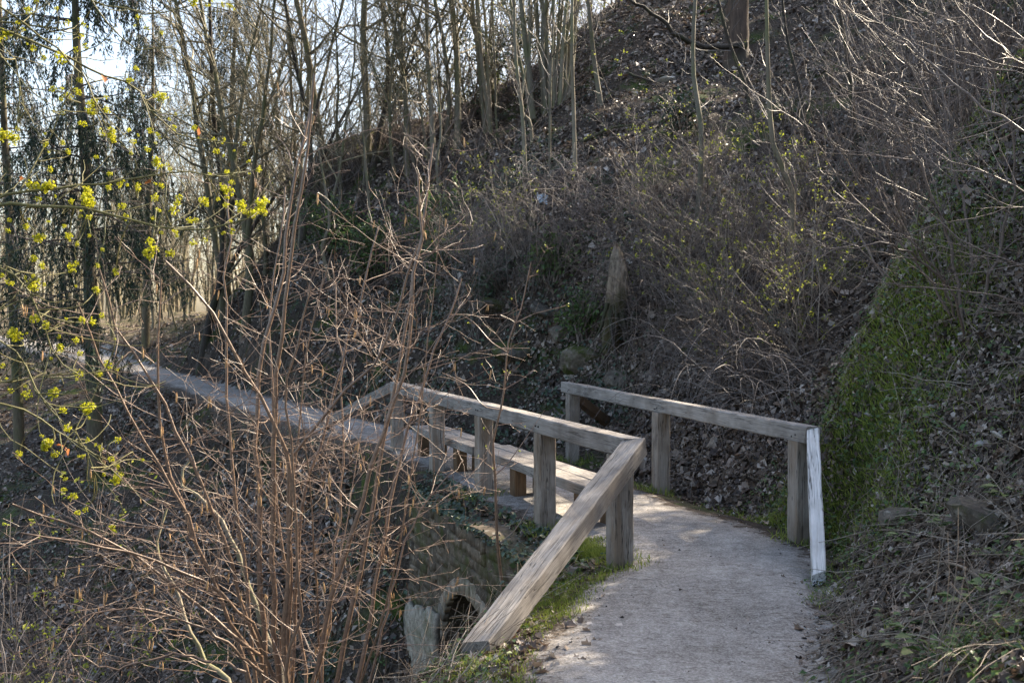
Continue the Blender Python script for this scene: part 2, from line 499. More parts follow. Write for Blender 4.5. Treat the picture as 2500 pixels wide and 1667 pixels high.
# ------------------------------------------------------------------ terrain
U = np.array([-0.35, 0.937]); U = U / np.linalg.norm(U)      # bridge axis, away from the camera
NN = np.array([U[1], -U[0]])                                   # to its right
LP = np.array([0.89, 8.17])                                    # first post of the near railing
def BR(t, e=0.0):
    return LP + U * t + NN * e
cl = BR(0, 1.0)
PATH = [(-.5, -5, .85), (-.15, -2, .6), (.1, 0, .42), (.42, 2.5, .22), (.82, 5.4, .06), (1.30, 7.2, .01), (*BR(.2, 1.0), 0), (*BR(2.5, 1.0), 0), (*BR(5, .98), 0), (*BR(7, .85), 0),
        (-1.75, 16.9, 0), (-3.2, 18.9, 0), (-5.0, 22, 0), (-6.8, 25.2, 0), (-9.6, 30.3, .02), (-15, 39.5, .12), (-21, 47, .5), (-30, 56, 1.1), (-45, 66, 2.0), (-70, 76, 3)]
PC = resample(PATH, 1600)
PS = np.r_[0, np.cumsum(np.linalg.norm(np.diff(PC[:, :2], axis=0), axis=1))]
PT = nrm(np.gradient(PC[:, :2], axis=0))
def s_of(y, lim=900):
    return PS[np.argmin(np.abs(PC[:lim, 1] - y))]
S_B0, S_B1 = s_of(8.2), s_of(15.6)
def path_field(x, y):
    x = np.asarray(x, float).ravel(); y = np.asarray(y, float).ravel()
    e = np.zeros_like(x); s = np.zeros_like(x); z = np.zeros_like(x)
    for a in range(0, len(x), 4000):
        b = slice(a, a + 4000)
        d2 = (x[b, None] - PC[None, :, 0]) ** 2 + (y[b, None] - PC[None, :, 1]) ** 2
        k = d2.argmin(1)
        dx = x[b] - PC[k, 0]; dy = y[b] - PC[k, 1]
        side = np.sign(dx * PT[k, 1] - dy * PT[k, 0])
        e[b] = np.sqrt(d2[np.arange(len(k)), k]) * np.where(side == 0, 1, side)
        s[b] = PS[k]; z[b] = PC[k, 2]
    return e, s, z

CP = np.array([
 # ravine floor
 (-1.75, 12.0, -2.9), (-2.6, 13.4, -2.6), (-3.2, 12.2, -3.3), (-5, 13, -3.7), (-10, 15, -4.4), (-20, 16, -6), (-40, 15, -9), (-70, 10, -12),
 # near side of ravine
 (0.0, 6.2, .02), (-.35, 6.9, -.25), (-.25, 5.4, 0), (-1.2, 6.5, -1.0), (-2.5, 7.5, -2.1), (-4, 9.5, -3.1), (-2, 3, -.8), (-4, 4, -2.0), (-7, 6, -3.5), (-3, 0, -1.2), (-10, 0, -4.2), (-8, 9.5, -4.0),
 (-20, 0, -7.5), (-.3, 9.1, -1.1), (-.95, 9.0, -1.9), (-1.6, 9.8, -2.7), (-.8, 10.3, -2.4), (-1.25, 11.2, -2.8), (0.15, 8.3, -.15), (-.55, 8.0, -1.05), (-.5, 7.35, -.62), (-1.9, 13.0, -1.6), (-2.1, 14.0, -1.2),
 # far side of ravine
 (-2.6, 15.0, -1.7), (-2.7, 16.2, -1.0), (-3.6, 14.8, -2.7), (-4.6, 18, -1.4), (-7, 20, -2), (-6.5, 17, -3.1), (-10, 24, -1.9), (-12, 20, -3.7), (-14, 30, -1.5), (-18, 26, -3.4), (-22, 36, -2), (-30, 30, -5), (-40, 45, -3), (-35, 52, -.5),
 # right bank
 (1.3, 0, .6), (2.5, 0, 1.6), (4, 1, 3), (7, 0, 6), (2.5, 3, 1.4), (2.1, 4.6, .55), (2.5, 5.5, .6), (3.6, 5.5, 1.75), (5, 5.5, 3.1), (7, 5, 5.2), (2.35, 7.4, .12), (3.0, 7.8, .85), (4, 8, 2.0), (5.5, 8, 3.5), (8, 8, 6),
 (2.9, 8.8, .6), (3.27, 9.2, 1.5), (3.64, 9.5, 2.35), (5, 10.5, 4.2), (7, 11.3, 6.2), (10, 10, 8.6), (12, 5, 9), (15, 0, 11), (20, 8, 14), (15, 13, 11.5), (0, -8, 1.2), (8, -8, 6),
 # gully
 (2.75, 10.2, .05), (3.3, 10.9, .45), (4.7, 13.2, 1.85), (6.5, 15.5, 3.5), (9, 18, 6), (12, 20, 8.4),
 # far side of gully and rock face
 (1.55, 14.6, .15), (2.4, 13.5, .75), (3.2, 15.5, 2.0), (.95, 16.2, .2), (1.5, 16.4, .75), (1.7, 17.2, 2.6), (1.84, 18, 3.6), (0.1, 17.8, .5), (.25, 18.5, 2.5), (.35, 19.3, 3.6), (-1.6, 19.7, .5), (-1.2, 20.6, 2.4), (-.8, 21.8, 3.5),
 (-3.4, 22.6, .5), (-2.8, 23.8, 2.3), (-2.2, 25.5, 3.7), (3.0, 16.6, 3.3), (3.8, 18.5, 4.6), (5.5, 17.6, 4.0), (6.2, 20, 6.0),
 # hill
 (.5, 24, 6.1), (5.6, 25, 8.6), (3, 29, 10.3), (0.1, 30, 8.0), (-2.0, 28.5, 6.3), (-4.6, 32, 7.4), (-6.9, 33.5, 6.6), (-5.2, 28, 3.8), (-7.6, 33, 2.7), (-9.2, 38.5, 4.8), (3.7, 35, 13.2), (2.0, 33, 11.1), (8, 30, 12.5), (10, 24, 10.5), (12, 35, 17), (14, 26, 13.3), (20, 30, 19), (18, 18, 14), (30, 20, 22),
 (-11.6, 42, 2.5), (-13.5, 47, 2.3), (-18, 53, 1.9), (-12.2, 38.6, 1.0),
 # behind the crest
 (-4, 42, 4.5), (2, 42, 9.0), (8, 46, 15), (-9, 50, 2.2), (-22, 64, 2.4), (-40, 80, 3), (-10, 80, .5), (10, 80, 5), (35, 60, 20), (0, 140, 2), (-80, 120, 4), (80, 120, 20), (-90, 40, -6), (60, 20, 26), (50, -20, 20), (-50, -30, -10)], float)
def rbf(c):
    n = len(c)
    k = lambda a, b: np.sqrt(((a[:, None] - b[None]) ** 2).sum(-1) + .5 ** 2)
    A = np.zeros((n + 3, n + 3)); A[:n, :n] = k(c[:, :2], c[:, :2]) - np.eye(n) * .02
    A[:n, n] = 1; A[:n, n + 1:] = c[:, :2]; A[n, :n] = 1; A[n + 1:, :n] = c[:, :2].T
    wv = np.linalg.solve(A, np.r_[c[:, 2], 0, 0, 0])
    def f(x, y):
        q = np.stack([x, y], -1); out = np.zeros(len(q))
        for a in range(0, len(q), 6000):
            p = q[a:a + 6000]
            out[a:a + 6000] = k(p, c[:, :2]) @ wv[:n] + wv[n] + p @ wv[n + 1:]
        return out
    return f
base_h = rbf(CP)
def axis(lo, hi, a, b, fine, grow_=1.13):
    v = list(np.arange(a, b + 1e-6, fine)); st = fine; p = a
    left = []
    while p > lo: st *= grow_; p -= st; left.append(p)
    st = fine; p = b; right = []
    while p < hi: st *= grow_; p += st; right.append(p)
    return np.array(left[::-1] + v + right)
_a = axis(-300, 260, -26, 20, .3, 1.12); GX = np.unique(np.r_[_a[(_a < -7.4) | (_a > 7.5)], np.arange(-7.5, 7.5, .125)])
_a = axis(-60, 500, 3.2, 62, .3, 1.12); GY = np.unique(np.r_[_a[(_a < 3.5) | (_a > 23.1)], np.arange(3.5, 23.1, .125)])
XX, YY = np.meshgrid(GX, GY)
xf, yf = XX.ravel(), YY.ravel()
Zb = base_h(xf, yf)
E, S, ZP = path_field(xf, yf)
far = sstep(120, 260, np.hypot(xf, yf))
Zb = Zb * (1 - far) + np.clip(Zb, -10, 14) * far * .4
dcam = np.hypot(xf, yf)
amp = sstep(.8, 2.5, np.abs(E))
steepn = amp * (.16 * vnoise(xf, yf, .9) + .10 * vnoise(xf, yf, 2.1) + .05 * vnoise(xf, yf, 4.3))
cliff = sstep(S_B1 - 3, S_B1 + 1, S) * (1 - sstep(S_B1 + 14, S_B1 + 24, S)) * (E > 0) * sstep(.8, 1.6, E) * (1 - sstep(3.5, 6, E))
bnk = sstep(2.2, 3.0, xf) * (1 - sstep(9.5, 11.5, yf)) * sstep(3.5, 5, yf) * (1 - sstep(7, 9, xf))
steepn = steepn + bnk * (.13 * vnoise(xf, yf, 1.6) + .09 * vnoise(xf + 3, yf, 3.4))
Zb = Zb + steepn + cliff * (.30 * vnoise(xf, yf, 1.7) + .2 * vnoise(xf + 9, yf, 3.3))
onb = sstep(S_B0 - .3, S_B0 + .5, S) * (1 - sstep(S_B1 + .2, S_B1 + 1.2, S))
hwL = .86 + (1.27 - .86) * onb + .08 * vnoise(xf, yf, .9) * (1 - onb)
hwR = .80 + (1.12 - .80) * onb + .12 * vnoise(xf, yf, .8) * (1 - onb)
hw = np.where(E < 0, hwL, hwR)
bl = np.where(E < 0, .55 - .33 * onb, .45)
k = sstep(0, 1, (np.abs(E) - hw) / bl)
ZZ = ZP * (1 - k) + Zb * k - .03 * sstep(hw - .2, hw + .1, np.abs(E)) * (1 - k)
ZG = ZZ.reshape(XX.shape); EG = E.reshape(XX.shape); SG = S.reshape(XX.shape); HWG = (np.abs(E) - hw).reshape(XX.shape)
def bil(G, x, y):
    x = np.asarray(x, float); y = np.asarray(y, float)
    i = np.clip(np.searchsorted(GX, x) - 1, 0, len(GX) - 2); j = np.clip(np.searchsorted(GY, y) - 1, 0, len(GY) - 2)
    fx = np.clip((x - GX[i]) / (GX[i + 1] - GX[i]), 0, 1); fy = np.clip((y - GY[j]) / (GY[j + 1] - GY[j]), 0, 1)
    return (G[j, i] * (1 - fx) + G[j, i + 1] * fx) * (1 - fy) + (G[j + 1, i] * (1 - fx) + G[j + 1, i + 1] * fx) * fy
def hz(x, y): return bil(ZG, x, y)
def hn(x, y, d=.15):
    gx = (hz(x + d, y) - hz(x - d, y)) / (2 * d); gy = (hz(x, y + d) - hz(x, y - d)) / (2 * d)
    return nrm(np.stack([-gx, -gy, np.ones_like(gx)], -1))
def hit(px, py, y0=3.0, y1=120.0):
    d = ray(px, py)
    ys = np.arange(y0, y1, .04)
    z = CAMZ + d[2] * ys
    below = z < hz(d[0] * ys, ys)
    i = np.argmax(below) if below.any() else len(ys) - 1
    return np.array([d[0] * ys[i], ys[i], hz(d[0] * ys[i], ys[i])])
def hitv(px, py, y0=3.0): return hit(px * K2, py * K2, y0)

# stone arch dimensions (bridge frame: t along, offset outwards from the railing line)
A_T, A_W, A_TOP = 2.50, .98, -.86             # centre, half width, crown height
WALL_E = -.50                                  # wall face, outward of the railing line
ny, nx = XX.shape
ii = np.arange(ny * nx).reshape(ny, nx)
Q = np.stack([ii[:-1, :-1], ii[:-1, 1:], ii[1:, 1:], ii[1:, :-1]], -1).reshape(-1, 4)
cx = xf[Q].mean(1); cy = yf[Q].mean(1); cz = ZZ[Q].mean(1); zmin = ZZ[Q].min(1)
tt = (cx - LP[0]) * U[0] + (cy - LP[1]) * U[1]; oo = (cx - LP[0]) * NN[0] + (cy - LP[1]) * NN[1]
hole = (np.abs(tt - A_T) < A_W + .12) & (oo > -.75) & (oo < -.05) & (zmin < -.2)
g = Geo(); g.add(np.stack([xf, yf, ZZ], -1), Q[~hole])
ground = g.obj('ground', MG, smooth=True)
tag(ground, kind='structure')

# path sheet, 6 mm over the ground
rows = []
sp = np.r_[np.arange(0, 60, .14), np.arange(60, PS[-1] - 1, 1.2)]
pc = np.stack([np.interp(sp, PS, PC[:, i]) for i in range(3)], -1)
ptg = nrm(np.stack([np.interp(sp, PS, PT[:, i]) for i in range(2)], -1)); pn = np.stack([ptg[:, 1], -ptg[:, 0]], -1)
ob = sstep(S_B0 - .6, S_B0 + .8, sp) * (1 - sstep(S_B1 - .4, S_B1 + 1, sp))
wl = .80 + .24 * ob + .11 * vnoise(sp, sp * 0, 1.7)
wr = .78 + .20 * (1 - ob) * (sp < S_B0 + 1) + .10 * vnoise(sp, sp * 0 + 9, 1.3)
wl = wl * (1 + .45 * sstep(44, 58, sp)); wr = wr * (1 + .45 * sstep(44, 58, sp))
NA = 25; MARG = .34 - .20 * ob
V = []; ED = []
for a in range(NA):
    f = a / (NA - 1)
    off = -(wl + MARG) + (wl + wr + 2 * MARG) * f
    xy = pc[:, :2] + pn * off[:, None]
    inn = np.minimum(off + wl, wr - off)               # metres inside the gravel edge
    z = hz(xy[:, 0], xy[:, 1]) + .022 + .02 * sstep(0, .35, inn) + .014 * vnoise(xy[:, 0], xy[:, 1], 2.5) * sstep(0, .3, inn)
    if a in (0, NA - 1): z = hz(xy[:, 0], xy[:, 1]) - .05
    V.append(np.c_[xy, z]); ED.append(inn)
V = np.stack(V, 1); n_, m_ = V.shape[:2]; ED = np.stack(ED, 1)
ii = np.arange(n_ * m_).reshape(n_, m_)
Q = np.stack([ii[:-1, :-1], ii[:-1, 1:], ii[1:, 1:], ii[1:, :-1]], -1).reshape(-1, 4)
g = Geo(); g.add(V.reshape(-1, 3), Q)
pme = g.mesh('path', MP, True)
pat = pme.attributes.new('inside', 'FLOAT', 'POINT'); pat.data.foreach_set('value', ED.ravel().astype(np.float32))
tag(link('path', pme), kind='structure')

# ------------------------------------------------------------------ timber
def beam(name, p0, p1, wd, hg, mat, parent, up=(0, 0, 1), n0=None, n1=None, seed=0, bev=.009, seg=14):
    """squared timber from p0 to p1 (axis through the middle); n0 / n1: cutting-plane normals at its ends"""
    rg = np.random.default_rng(seed + 11)
    p0 = Vector(p0); p1 = Vector(p1)
    X = (p1 - p0); L = X.length; X.normalize()
    Yv = Vector(up).cross(X); Yv.normalize(); Zv = X.cross(Yv)
    mt = Matrix((X, Yv, Zv)).transposed().to_4x4(); mt.translation = p0
    cr = [(-wd / 2 + bev, -hg / 2), (wd / 2 - bev, -hg / 2), (wd / 2, -hg / 2 + bev), (wd / 2, hg / 2 - bev), (wd / 2 - bev, hg / 2), (-wd / 2 + bev, hg / 2), (-wd / 2, hg / 2 - bev), (-wd / 2, -hg / 2 + bev)]
    V = []
    inv = mt.inverted().to_3x3()
    xs = np.linspace(0, L, seg + 1)
    bend = rg.normal(0, .0018, (seg + 1, 2)).cumsum(0) * .5; bend -= np.linspace(0, 1, seg + 1)[:, None] * bend[-1]
    for i, x in enumerate(xs):
        for (a, b) in cr:
            ja, jb = rg.normal(0, .0016, 2)
            xx = x
            pn_ = n0 if i == 0 else n1 if i == seg else None
            if pn_ is not None:
                nl = inv @ Vector(pn_)
                if abs(nl.x) > .05: xx = x - (nl.y * a + nl.z * b) / nl.x
            V.append((xx, a + ja + bend[i, 0], b + jb + bend[i, 1]))
    F_ = []
    for i in range(seg):
        for kk in range(8):
            k2 = (kk + 1) % 8
            F_.append((i * 8 + kk, i * 8 + k2, (i + 1) * 8 + k2, (i + 1) * 8 + kk)[::-1])
    F_.append(tuple(range(8))); F_.append(tuple(range(seg * 8 + 7, seg * 8 - 1, -1)))
    me = bpy.data.meshes.new(name); me.from_pydata(V, [], F_); me.update(); me.materials.append(mat)
    bm = bmesh.new(); bm.from_mesh(me); bmesh.ops.recalc_face_normals(bm, faces=bm.faces[:]); bm.to_mesh(me); bm.free()
    o = link(name, me, parent)
    if parent is not None:
        o.matrix_parent_inverse = Matrix.Identity(4)
        o.matrix_basis = Matrix.Translation(-parent.location) @ mt
    else:
        o.matrix_basis = mt
    return o
def v3(xy, z): return Vector((float(xy[0]), float(xy[1]), float(z)))

RW, RH, RT = .165, .155, 1.10
# near (left) railing
lr = thing('timber_railing', 'grey timber railing on the ravine side with a long sloping end beam', 'railing', (LP[0], LP[1], 0))
corner = v3(BR(-.24), RT - RH / 2)
farc = v3(BR(7.72), RT - RH / 2 - .02)
d_rail = (farc - corner).normalized()
end_l = Vector(at(1163, 1568, 6.05)); end_l.z -= .07
d_diag = (end_l - corner).normalized()
n_c = (d_rail - d_diag).normalized()
beam('top_rail', corner, farc, RW, RH, MWD, lr, n0=n_c, seed=1, seg=30, n1=None)
db = beam('sloping_beam', corner + n_c * -.0015, end_l, RW + .012, RH, MWD, lr, n0=n_c, seed=2, seg=18, n1=(0.25, 1.0, 0.15))
tag(db, 'long sloping beam running down to the path edge, sunlit and cracked on top')
end_f = v3((-3.55, 18.4), .02); end_f.z = float(hz(-3.55, 18.4)) + .05
d_f = (end_f - farc).normalized(); n_f = (-d_rail - d_f).normalized()
beam('sloping_beam', farc + d_f * .085, end_f, RW, RH, MWD, lr, seed=3)
for i, t in enumerate((0.0, 1.63, 3.47, 5.4, 7.6)):
    b = BR(t); ins = .012
    zb = float(hz(*b)) - .25
    zg = zb + (.31 if i in (0, 2) else .29)
    beam('post', v3(b, RT - RH - .003), v3(b, zb + .2), .172, .172, MWP, lr, up=(U[0], U[1], 0), seed=20 + i)
    o = beam('post_base', v3(b, zb + .21), v3(b, zb), .10, .10, MDK, lr, up=(U[0], U[1], 0), seed=50 + i, seg=2)
# right railing
RP = [np.array(p) for p in ((2.64, 9.1), (1.775, 11.85), (.9, 14.77))]
ur = RP[2] - RP[0]; ur /= np.linalg.norm(ur)
rr = thing('timber_railing', 'grey timber railing on the hill side with a pale white end beam', 'railing', (2.64, 9.1, 0))
rc = v3(RP[0] - ur * .20, RT - RH / 2 - .01); rf = v3(RP[2] + ur * .33, RT - RH / 2)
d_rr = (rf - rc).normalized()
end_r = Vector(at(1999, 1432, 7.5)); end_r.z = float(hz(end_r.x, end_r.y)) + .10
end_r = Vector(at(1999, 1420, 7.55))
d_w = (end_r - rc).normalized(); n_w = (d_rr - d_w).normalized()
beam('top_rail', rc, rf, .135, RH, MWD, rr, n0=n_w, seed=5, seg=26)
wb = beam('sloping_beam', rc + n_w * -.0015, end_r, .108, .13, MWB, rr, n0=n_w, n1=(-.22, 1.0, .1), seed=6)
tag(wb, 'sloping end beam, coloured almost white for sky light, with small stains and a sticker')
fb = Vector((1.85, 16.4, .12))
o = beam('sloping_beam', v3(RP[2] + ur * .10 + np.array([.06, .02]), .90), fb, .13, .14, MWN, rr, seed=7)
tag(o, 'brown unweathered brace sloping down behind the far post')
for i, b in enumerate(RP):
    zb = float(hz(*b)) - .22
    beam('post', v3(b, RT - RH - .003), v3(b, zb + .18), .168, .168, MWP, rr, up=(ur[0], ur[1], 0), seed=30 + i)
    beam('post_base', v3(b, zb + .19), v3(b, zb), .10, .10, MDK, rr, up=(ur[0], ur[1], 0), seed=60 + i, seg=2)
# bolts on the rails
def bolts(parent, spots, nor):
    for p in spots:
        me = bpy.data.meshes.new('bolt'); bm = bmesh.new()
        bmesh.ops.create_cone(bm, cap_ends=True, segments=8, radius1=.009, radius2=.008, depth=.012); bm.to_mesh(me); bm.free()
        me.materials.append(MDK)
        o = link('bolt', me, parent)
        o.rotation_euler = Vector(nor).to_track_quat('Z', 'Y').to_euler()
        o.location = Vector(p) - parent.location
nl_ = Vector((-NN[0], -NN[1], 0)); nr_ = Vector((-ur[1], ur[0], 0))
bolts(rr, [v3(b, RT - .10 + dz) + nr_ * .069 + Vector((ur[0], ur[1], 0)) * du for b in RP for (dz, du) in ((0, -.03), (-.02, .03))], nr_)
bolts(lr, [v3(BR(t), RT - .09) + nl_ * .085 + Vector((U[0], U[1], 0)) * du for t in (1.63, 3.47, 5.4) for du in (-.035, .035)], nl_)
# sticker on the end face of the white beam
st = bpy.data.objects.new('sticker', None)
xw = (end_r - rc).normalized(); yw = Vector((0, 0, 1)).cross(xw).normalized()
fnorm = Vector((.22, -1.0, -.1)).normalized()
fx = Vector((0, 0, 1)).cross(-fnorm).normalized() * -1; fz = Vector((0, 0, 1)); fz = (fz - fnorm * fz.dot(fnorm)).normalized(); fx = fz.cross(fnorm).normalized() * -1
sc_ = end_r + fnorm * .0045 + fx * .012 + fz * -.012
def flat(name, mat, parent, pts, off):
    me = bpy.data.meshes.new(name); vs = []
    for (a, b) in pts: vs.append(tuple(sc_ + fx * a + fz * b + fnorm * off - parent.location))
    for (a, b) in pts: vs.append(tuple(sc_ + fx * a + fz * b + fnorm * (off - .0012) - parent.location))
    n = len(pts)
    me.from_pydata(vs, [], [tuple(range(n)), tuple(range(2 * n - 1, n - 1, -1))] + [(i, i + n, (i + 1) % n + n, (i + 1) % n) for i in range(n)])
    me.materials.append(mat); return me
stk = link('sticker', flat('sticker', MSK, rr, [(-.042, -.03), (.042, -.03), (.042, .03), (-.042, .03)], 0), rr)
stk['label'] = 'small white and blue sticker on the end of the pale beam'
gl = Geo()
def stroke(p, q, wdt=.011):
    p = np.array(p); q = np.array(q); d = (q - p) / np.linalg.norm(q - p); nn = np.array([-d[1], d[0]]) * wdt / 2
    pts = [p - nn, q - nn, q + nn, p + nn]
    vs = [sc_ + fx * a[0] + fz * a[1] + fnorm * .0012 - rr.location for a in pts]
    gl.add(np.array([tuple(v) for v in vs]), [[0, 1, 2, 3]])
for p, q in (((-.036, .006), (-.022, .018)), ((-.022, .018), (-.012, -.002)), ((-.036, -.016), (-.018, -.018)), ((-.004, .022), (.012, .022)), ((.012, .022), (.002, .004)), ((.002, .004), (.013, -.006)), ((.013, -.006), (.006, -.020)), ((.006, -.020), (-.006, -.018)), ((.022, .02), (.036, .008)), ((.022, -.004), (.037, -.016)), ((.02, .006), (.026, -.018))):
    stroke(p, q)
mo = link('sticker_marks', gl.mesh('sticker_marks', MSB), stk)
# faint pink chalk patch on the first right post
# bench
bn = thing('timber_bench', 'long low plank bench on brown legs inside the ravine-side railing', 'bench', (*BR(4.2, .5), 0))
def seat(t0, t1, e0, e1, z, sd):
    for k_, (a, b) in enumerate(((e0, (e0 + e1) / 2 - .004), ((e0 + e1) / 2 + .004, e1))):
        m0 = (a + b) / 2
        beam('seat_plank', v3(BR(t0, m0 + .04), z), v3(BR(t1, m0 - .03), z + .006 * k_), b - a, .105, MWD, bn, seed=sd + k_, seg=16)
seat(1.25, 4.45, .24, .72, .40, 70)
seat(4.47, 7.15, .15, .58, .40, 74)
for i, (t, e) in enumerate(((1.5, .36), (1.5, .64), (3.25, .34), (3.25, .62), (5.2, .26), (5.2, .52), (6.85, .22), (6.85, .48))):
    b = BR(t, e)
    beam('leg', v3(b, .345), v3(b, float(hz(*b)) - .1), .15, .15, MWN, bn, up=(U[0], U[1], 0), seed=80 + i, seg=4)

# ------------------------------------------------------------------ stone arch under the bridge
wl_ = thing('stone_arch_wall', 'mossy old stone wall with an arched culvert opening under the bridge', 'stone arch', (*BR(A_T, WALL_E), -2.7))
def wp(t, z, out=0.0):
    b = BR(t, WALL_E - out); return np.array([b[0], b[1], z])
rg = np.random.default_rng(31)
T0, T1, ZB = .8, 4.95, -3.6
def arch_z(t):
    x = (t - A_T) / A_W
    return None if abs(x) >= 1 else A_TOP - .74 + .74 * math.sqrt(1 - x * x)
def wall_top(t): return -.13 - .06 * math.sin(t * 2.3) - .45 * max(0, (t - 4.3))
ts = sorted(set(list(np.linspace(T0, T1, 40)) + list(A_T + A_W * np.sin(np.linspace(-math.pi / 2, math.pi / 2, 19)))))
core = Geo(); DEP = .34; wo = np.array(wl_.location)
cols = []
for t in ts:
    az = arch_z(t)
    inside = abs(t - A_T) <= A_W + 1e-6
    zb = (az if az is not None else A_TOP - .74) if inside else ZB
    cols.append((t, zb, wall_top(t), inside))
for (a, b) in zip(cols[:-1], cols[1:]):
    ins = a[3] and b[3]
    za, zb2 = (a[1], b[1]) if ins else (ZB, ZB)
    core.add(np.array([wp(a[0], za), wp(b[0], zb2), wp(b[0], b[2]), wp(a[0], a[2])]) - wo, [[0, 1, 2, 3]])
    core.add(np.array([wp(a[0], a[2]), wp(b[0], b[2]), wp(b[0], b[2] + .05, -DEP), wp(a[0], a[2] + .05, -DEP)]) - wo, [[0, 1, 2, 3]])
e0, e1 = cols[-1][0], cols[0][0]
for t_, zt in ((T1, wall_top(T1)), (T0, wall_top(T0))):
    core.add(np.array([wp(t_, ZB), wp(t_, zt), wp(t_, zt, -.9), wp(t_, ZB, -.9)]) - wo, [[0, 1, 2, 3]])
core.obj('mortar', MMO, wl_)
# barrel of the arch
br = Geo(); LEN = 2.0
prof = [(A_T - A_W, ZB)] + [(A_T + A_W * math.sin(a), A_TOP - .74 + .74 * math.cos(a)) for a in np.linspace(-math.pi / 2, math.pi / 2, 19)] + [(A_T + A_W, ZB)]
for (a, b) in zip(prof[:-1], prof[1:]):
    for s0 in range(5):
        d0, d1 = -LEN * s0 / 5, -LEN * (s0 + 1) / 5
        br.add(np.array([wp(a[0], a[1], d0), wp(b[0], b[1], d0), wp(b[0], b[1], d1), wp(a[0], a[1], d1)]) - wo, [[0, 1, 2, 3]])
br.add(np.array([wp(A_T - A_W, ZB, -LEN), wp(A_T + A_W, ZB, -LEN), wp(A_T + A_W, A_TOP + .05, -LEN), wp(A_T - A_W, A_TOP + .05, -LEN)]) - wo, [[0, 1, 2, 3]])
br.add(np.array([wp(A_T - A_W, -2.75, 0.2), wp(A_T + A_W, -2.75, 0.2), wp(A_T + A_W, -2.55, -LEN), wp(A_T - A_W, -2.55, -LEN)]) - wo, [[0, 1, 2, 3]])
br.obj('arch_barrel', MSN, wl_)
def stone(name, corners, thick, mat, jit=.012):
    """block from 4 (t,z) corners, proud of the wall face by thick"""
    c = np.array(corners); m_ = c.mean(0)
    front = m_ + (c - m_) * .95 + rg.normal(0, jit, c.shape)
    back = m_ + (front - m_) * 1.04
    v = [wp(p[0], p[1], thick * rg.uniform(.7, 1.15)) for p in front] + [wp(p[0], p[1], .0015) for p in back] + [wp(p[0], p[1], -.05) for p in back]
    v = np.array(v) - wo
    q = [[0, 1, 2, 3]] + [[i, i + 4, (i + 1) % 4 + 4, (i + 1) % 4] for i in range(4)] + [[i + 4, i + 8, (i + 1) % 4 + 8, (i + 1) % 4 + 4] for i in range(4)]
    gg = Geo(); gg.add(v, q); return gg.obj(name, mat, wl_)
z = -.16
while z > -3.0:
    h_ = rg.uniform(.05, .13); t = .9 + rg.uniform(0, .3)
    while t < T1:
        l_ = rg.uniform(.10, .48); l_ = min(l_, T1 - t)
        tm, zm = t + l_ / 2, z - h_ / 2
        ringd = math.hypot((tm - A_T) / (A_W + .19), (zm - (A_TOP - .74)) / (.74 + .19))
        inring = (zm > A_TOP - .74 and ringd < 1) or (zm <= A_TOP - .74 and abs(tm - A_T) < A_W + l_ * .45)
        if not inring and z < wall_top(tm) + .02 and l_ > .08 and rg.random() > .05:
            stone('stone', [(t, z - h_), (t + l_, z - h_), (t + l_, z), (t, z)], rg.choice([.002, .006, .010, .016, .026]), MSN, .016)
        t += l_ + .012
    z -= h_ + .012
nv = 19
for i in range(nv):
    a0 = -math.pi / 2 + math.pi * i / nv + .012; a1 = -math.pi / 2 + math.pi * (i + 1) / nv - .012
    f = lambda a, k_: (A_T + (A_W + k_) * math.sin(a), A_TOP - .74 + (.74 + k_) * math.cos(a))
    ro = .17 + rg.uniform(-.03, .04)
    stone('arch_stone', [f(a0, -.005), f(a1, -.005), f(a1, ro), f(a0, ro)], .022, MVS, .004)
pg = Geo(); NPx, NPz = 9, 12
tt_ = np.linspace(A_T + A_W + .01, T1 - .06, NPx)
V = []
for a in range(NPz):
    for b in range(NPx):
        top = -1.28 - .05 * math.sin(b * 2.3 + .6) - .035 * b
        zz = -3.2 + (top + 3.2) * a / (NPz - 1)
        V.append(wp(tt_[b], zz, (.034 if a < NPz - 1 else .012) + .006 * math.sin(a * 2.1 + b * 1.7)))
V = np.array(V) - wo
ii = np.arange(NPz * NPx).reshape(NPz, NPx)
Q = np.stack([ii[:-1, :-1], ii[:-1, 1:], ii[1:, 1:], ii[1:, :-1]], -1).reshape(-1, 4)
pg.add(V, Q)
rim = np.concatenate([ii[-1], ii[:, 0][::-1], ii[:, -1]])
o = pg.obj('plaster_patch', MPL, wl_, True)
sd = o.modifiers.new('s', 'SOLIDIFY'); sd.thickness = .06; sd.offset = -1

